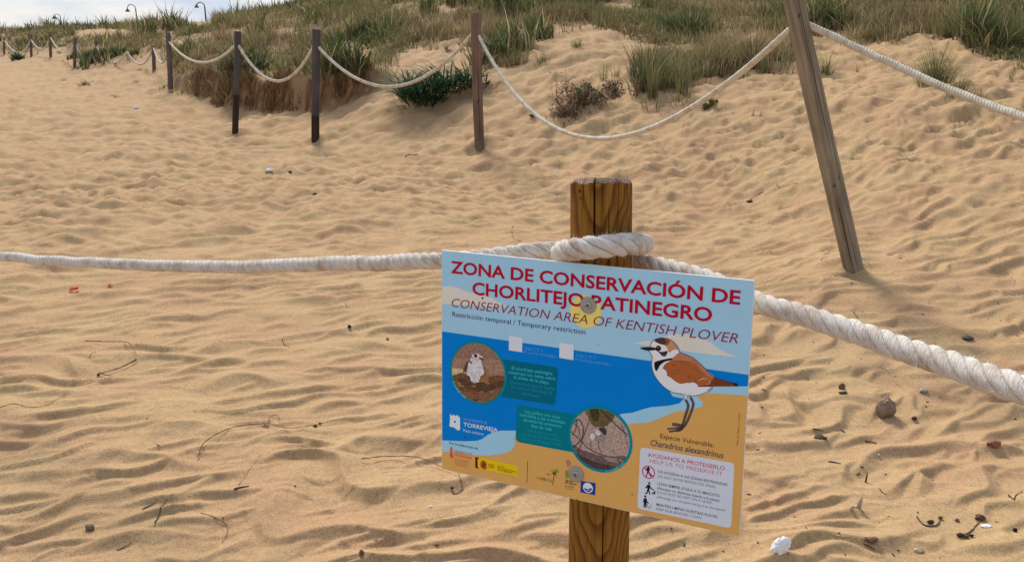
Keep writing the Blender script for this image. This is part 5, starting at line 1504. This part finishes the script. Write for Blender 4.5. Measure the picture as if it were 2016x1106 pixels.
lump(1957, 876, 26, 13, (.28, .11, .05), 'curled orange-brown leaf at the right edge', 'dry_leaf', 'leaf', .6, depth=.5)
lump(1930, 1022, 18, 12, (.14, .06, .035), 'rust-brown leaf in the debris hollow at the lower right', 'dry_leaf', 'leaf', .6)
lump(1941, 1036, 20, 6, (.80, .78, .74), 'white shell shard in the debris hollow at the lower right', 'shell_shard', 'shell', .2)
lump(1716, 1064, 22, 9, (.16, .09, .055), 'crumpled brown leaf bit near the bottom right', 'dry_leaf', 'leaf', .7)
lump(1808, 1085, 16, 8, (.5, .40, .25), 'pale yellow husk at the bottom right', 'husk', 'husk', .7)
lump(1647, 863 + 0, 26, 6, (.07, .045, .03), 'flat dark seaweed scrap right of the sign edge', 'seaweed_scrap', 'seaweed', .5) if False else None
lump(1615, 862, 24, 6, (.07, .045, .03), 'flat dark seaweed scrap right of the sign edge', 'seaweed_scrap', 'seaweed', .5)
lump(620, 384, 9, 6, (.13, .06, .035), 'brown nut-like bit on the middle beach', 'seed', 'seed')
lump(571, 340, 7, 5, (.06, .035, .025), 'dark bit right of the white scrap', 'seed', 'seed')
lump(1476, 398, 12, 5, (.05, .035, .025), 'flat dark bark bit beside the half buried stick', 'bark_crumb', 'debris')
lump(1049, 229, 16, 6, (.07, .065, .07), 'slate grey flat piece on the sand left of the dried plant', 'slate_piece', 'stone')
lump(688, 645, 7, 8, (.05, .035, .025), 'dark seed under the white rope near the sign', 'seed', 'seed')
lump(763, 669, 6, 7, (.30, .24, .16), 'pale husk left of the sign', 'husk', 'husk')
for k_, (px, py, lb) in enumerate([(815, 305, 'left half of a dark bow-shaped bark piece'), (806, 307, 'thin left arm of the bow-shaped bark piece')]):
    pass
twig([(798, 309), (806, 305), (814, 306), (823, 304)], .0085, (.05, .03, .02), 'dark bow-shaped bark piece on the beach before the brown post', 'bark_piece', cat='bark')
def petals(spots_, labels):
    for (px, py, w, h), label in zip(spots_, labels):
        A = Acc(); c0 = on_sand([(px, py)])[0]
        s = on_sand([(px, py)])[0]; m = mpp(s); u = np.linspace(0, 2 * math.pi, 11)[:-1]
        r_ = rng.uniform(.85, 1.1, 10)
        V = s + np.stack([np.cos(u) * w * m / 2 * r_, np.sin(u) * w * m / 2 * r_ * .8, (h * m * .45) * (.3 + .2 * np.sin(u * 2 + px)) + .002], 1)
        V = np.vstack([V, s + [0, 0, h * m * .25]])
        A.add(V, t=[[i, (i + 1) % 10, 10] for i in range(10)], c=np.array((.62, .07, .02)) * rng.uniform(.7, 1.2))
        o = A.build('flower_petal', m_strap, smooth=False, origin=c0); tag(o, label, 'petal', 'orange-red petals on the left beach')
petals([(146, 568, 17, 8), (150, 576, 13, 6), (141, 575, 10, 5), (129, 582, 5, 3)], ['biggest crumpled orange-red petal in the larger patch on the left sand', 'orange-red petal lying lowest in the larger petal patch', 'middle orange-red petal on the left side of the larger petal patch', 'tiny orange-red petal left of the larger petal patch'])
petals([(218, 562, 9, 6), (213, 566, 5, 3)], ['orange-red petal lying alone right of the larger petal patch', 'tiny orange-red fleck touching the lone petal'])
# crumpled white tissue, plastic scraps
m_tis = plain('white_tissue', (.82, .82, .83), .8, .2)
def tissue(px, py, wpx, hpx, label, mat, seed, name='crumpled_tissue', cat='tissue', flat=1.0):
    s = spot(px, py + hpx * .35); m = mpp(s); n1, n2 = 26, 36
    th = np.linspace(0, math.pi, n1); ph = np.linspace(0, 2 * math.pi, n2, endpoint=False); T, Pq = np.meshgrid(th, ph, indexing='ij')
    d = np.stack([np.sin(T) * np.cos(Pq), np.sin(T) * np.sin(Pq), np.cos(T)], -1)
    n_ = perlin(d[..., 0] * 1.9 + seed, d[..., 1] * 1.6 + d[..., 2] * 1.9, 3)
    n2_ = perlin(d[..., 0] * 5 + seed, d[..., 2] * 4 - d[..., 1] * 4, 6)
    k = .80 + .50 * (1 - np.abs(n_) * 2.2) * .55 + .07 * (1 - np.abs(n2_) * 2) * .5
    V = d * k[..., None] * np.array([wpx * m * .46, wpx * m * .34, hpx * m * .55 * flat])
    V[..., 0] += np.where(V[..., 2] > 0, V[..., 2] * .35, -np.abs(V[..., 2]) * .4)
    V = V.reshape(-1, 3) + s + [0, 0, hpx * m * .30]
    ii = np.arange(n1 * n2).reshape(n1, n2); j2 = np.roll(np.arange(n2), -1)
    Q = np.stack([ii[:-1], ii[1:], ii[1:][:, j2], ii[:-1][:, j2]], -1).reshape(-1, 4)
    o = np_mesh(name, V - s, Q, mat, smooth=False); o.location = s; tag(o, label, cat); return o
tissue(1536, 1072, 38, 38, 'crumpled white tissue at the bottom right of the sign', m_tis, 4.2)
tissue(530, 335, 17, 7, 'small white paper scrap on the middle beach', m_tis, 9.1, 'paper_scrap', 'paper')
tissue(268, 212, 11, 5, 'white scrap on the sand below the left posts', m_tis, 2.1, 'paper_scrap', 'paper')
tissue(182, 160, 5, 4, 'tiny white scrap beside the grey dead twiggy clump', m_tis, 3.1, 'paper_scrap', 'paper')
m_bag = plain('grey_plastic', (.40, .37, .33), .7, .2)
tissue(1692, 68, 15, 15, 'crumpled pale plastic scrap in the grass above the slanting rope', m_bag, 6.6, 'plastic_scrap', 'plastic scrap')
tissue(1247, 152, 12, 24, 'greyish rag caught behind the dead stalk in the middle dune', m_bag, 7.7, 'rag', 'rag')
tissue(1818, 768, 18, 7, 'faded grey film scrap below the right rope', plain('film', (.38, .33, .28), .5), 5.5, 'film_scrap', 'plastic scrap')
# shell spike pair
def spike(px, py, hpx, wpx, leanx, col, label, name='razor_shell'):
    s = spot(px, py); m = mpp(s); A = Acc()
    P_ = [s + [0, 0, -.005], s + [leanx * m * .5, 0, hpx * m * .6], s + [leanx * m, 0, hpx * m]]
    tube(A, P_, [wpx * m * .5, wpx * m * .45, wpx * m * .15], 8, c=col); o = A.build(name, m_tint, origin=s); tag(o, label, 'shell'); return o
spike(1690, 1000, 26, 9, 4, (.42, .35, .24), 'upright pale shell sliver in the lower right beach')
spike(1676, 1003, 10, 9, 3, (.45, .38, .26), 'short pale shell piece leaning by the upright sliver')
spike(1704, 948, 20, 4, 2, (.08, .055, .035), 'thin dark thorn standing in the lower right beach', 'thorn')
spike(1488, 1000, 1, 1, 0, (.1, .1, .1), '', 'x') if False else None
spike(913, 683, 9, 3, 2, (.08, .055, .035), '', 'x') if False else None

# fine litter nobody could count
A = Acc()
for k_ in range(430):
    u_ = rng.uniform(0, 1)
    px = rng.uniform(0, 2016) if u_ < .25 else rng.uniform(1250, 2030); py = 190 + 900 * rng.uniform(0, 1) ** 1.1
    r = ray(px, py); t0 = -CAMZ / r[2] if r[2] < -.02 else 30
    x, y = r[0] * t0, r[1] * t0
    if y > 13: continue
    z = ground(x, y); c = [DKB, BRN, TAN, (.07, .05, .035), (.5, .44, .36)][rng.choice(5, p=[.34, .26, .14, .2, .06])]
    sz = min(rng.gamma(2, .00045), .0016) * (1.2 + y * .16); a = rng.uniform(0, math.pi); ln = sz * rng.uniform(1, 4.5)
    dx = np.array([math.cos(a), math.sin(a), rng.uniform(-.15, .25)]) * ln; s0 = np.array([x, y, z + sz * .4])
    tube(A, [s0 - dx, s0 + dx * .1 + rng.normal(0, sz * .3, 3), s0 + dx], [sz * .6, sz, sz * .4], 5, c=np.array(c) * rng.uniform(.7, 1.3))
o = A.build('beach_litter', m_tint, smooth=True); tag(o, 'fine dark bits of bark, seeds and shell strewn over the sand', kind='stuff')
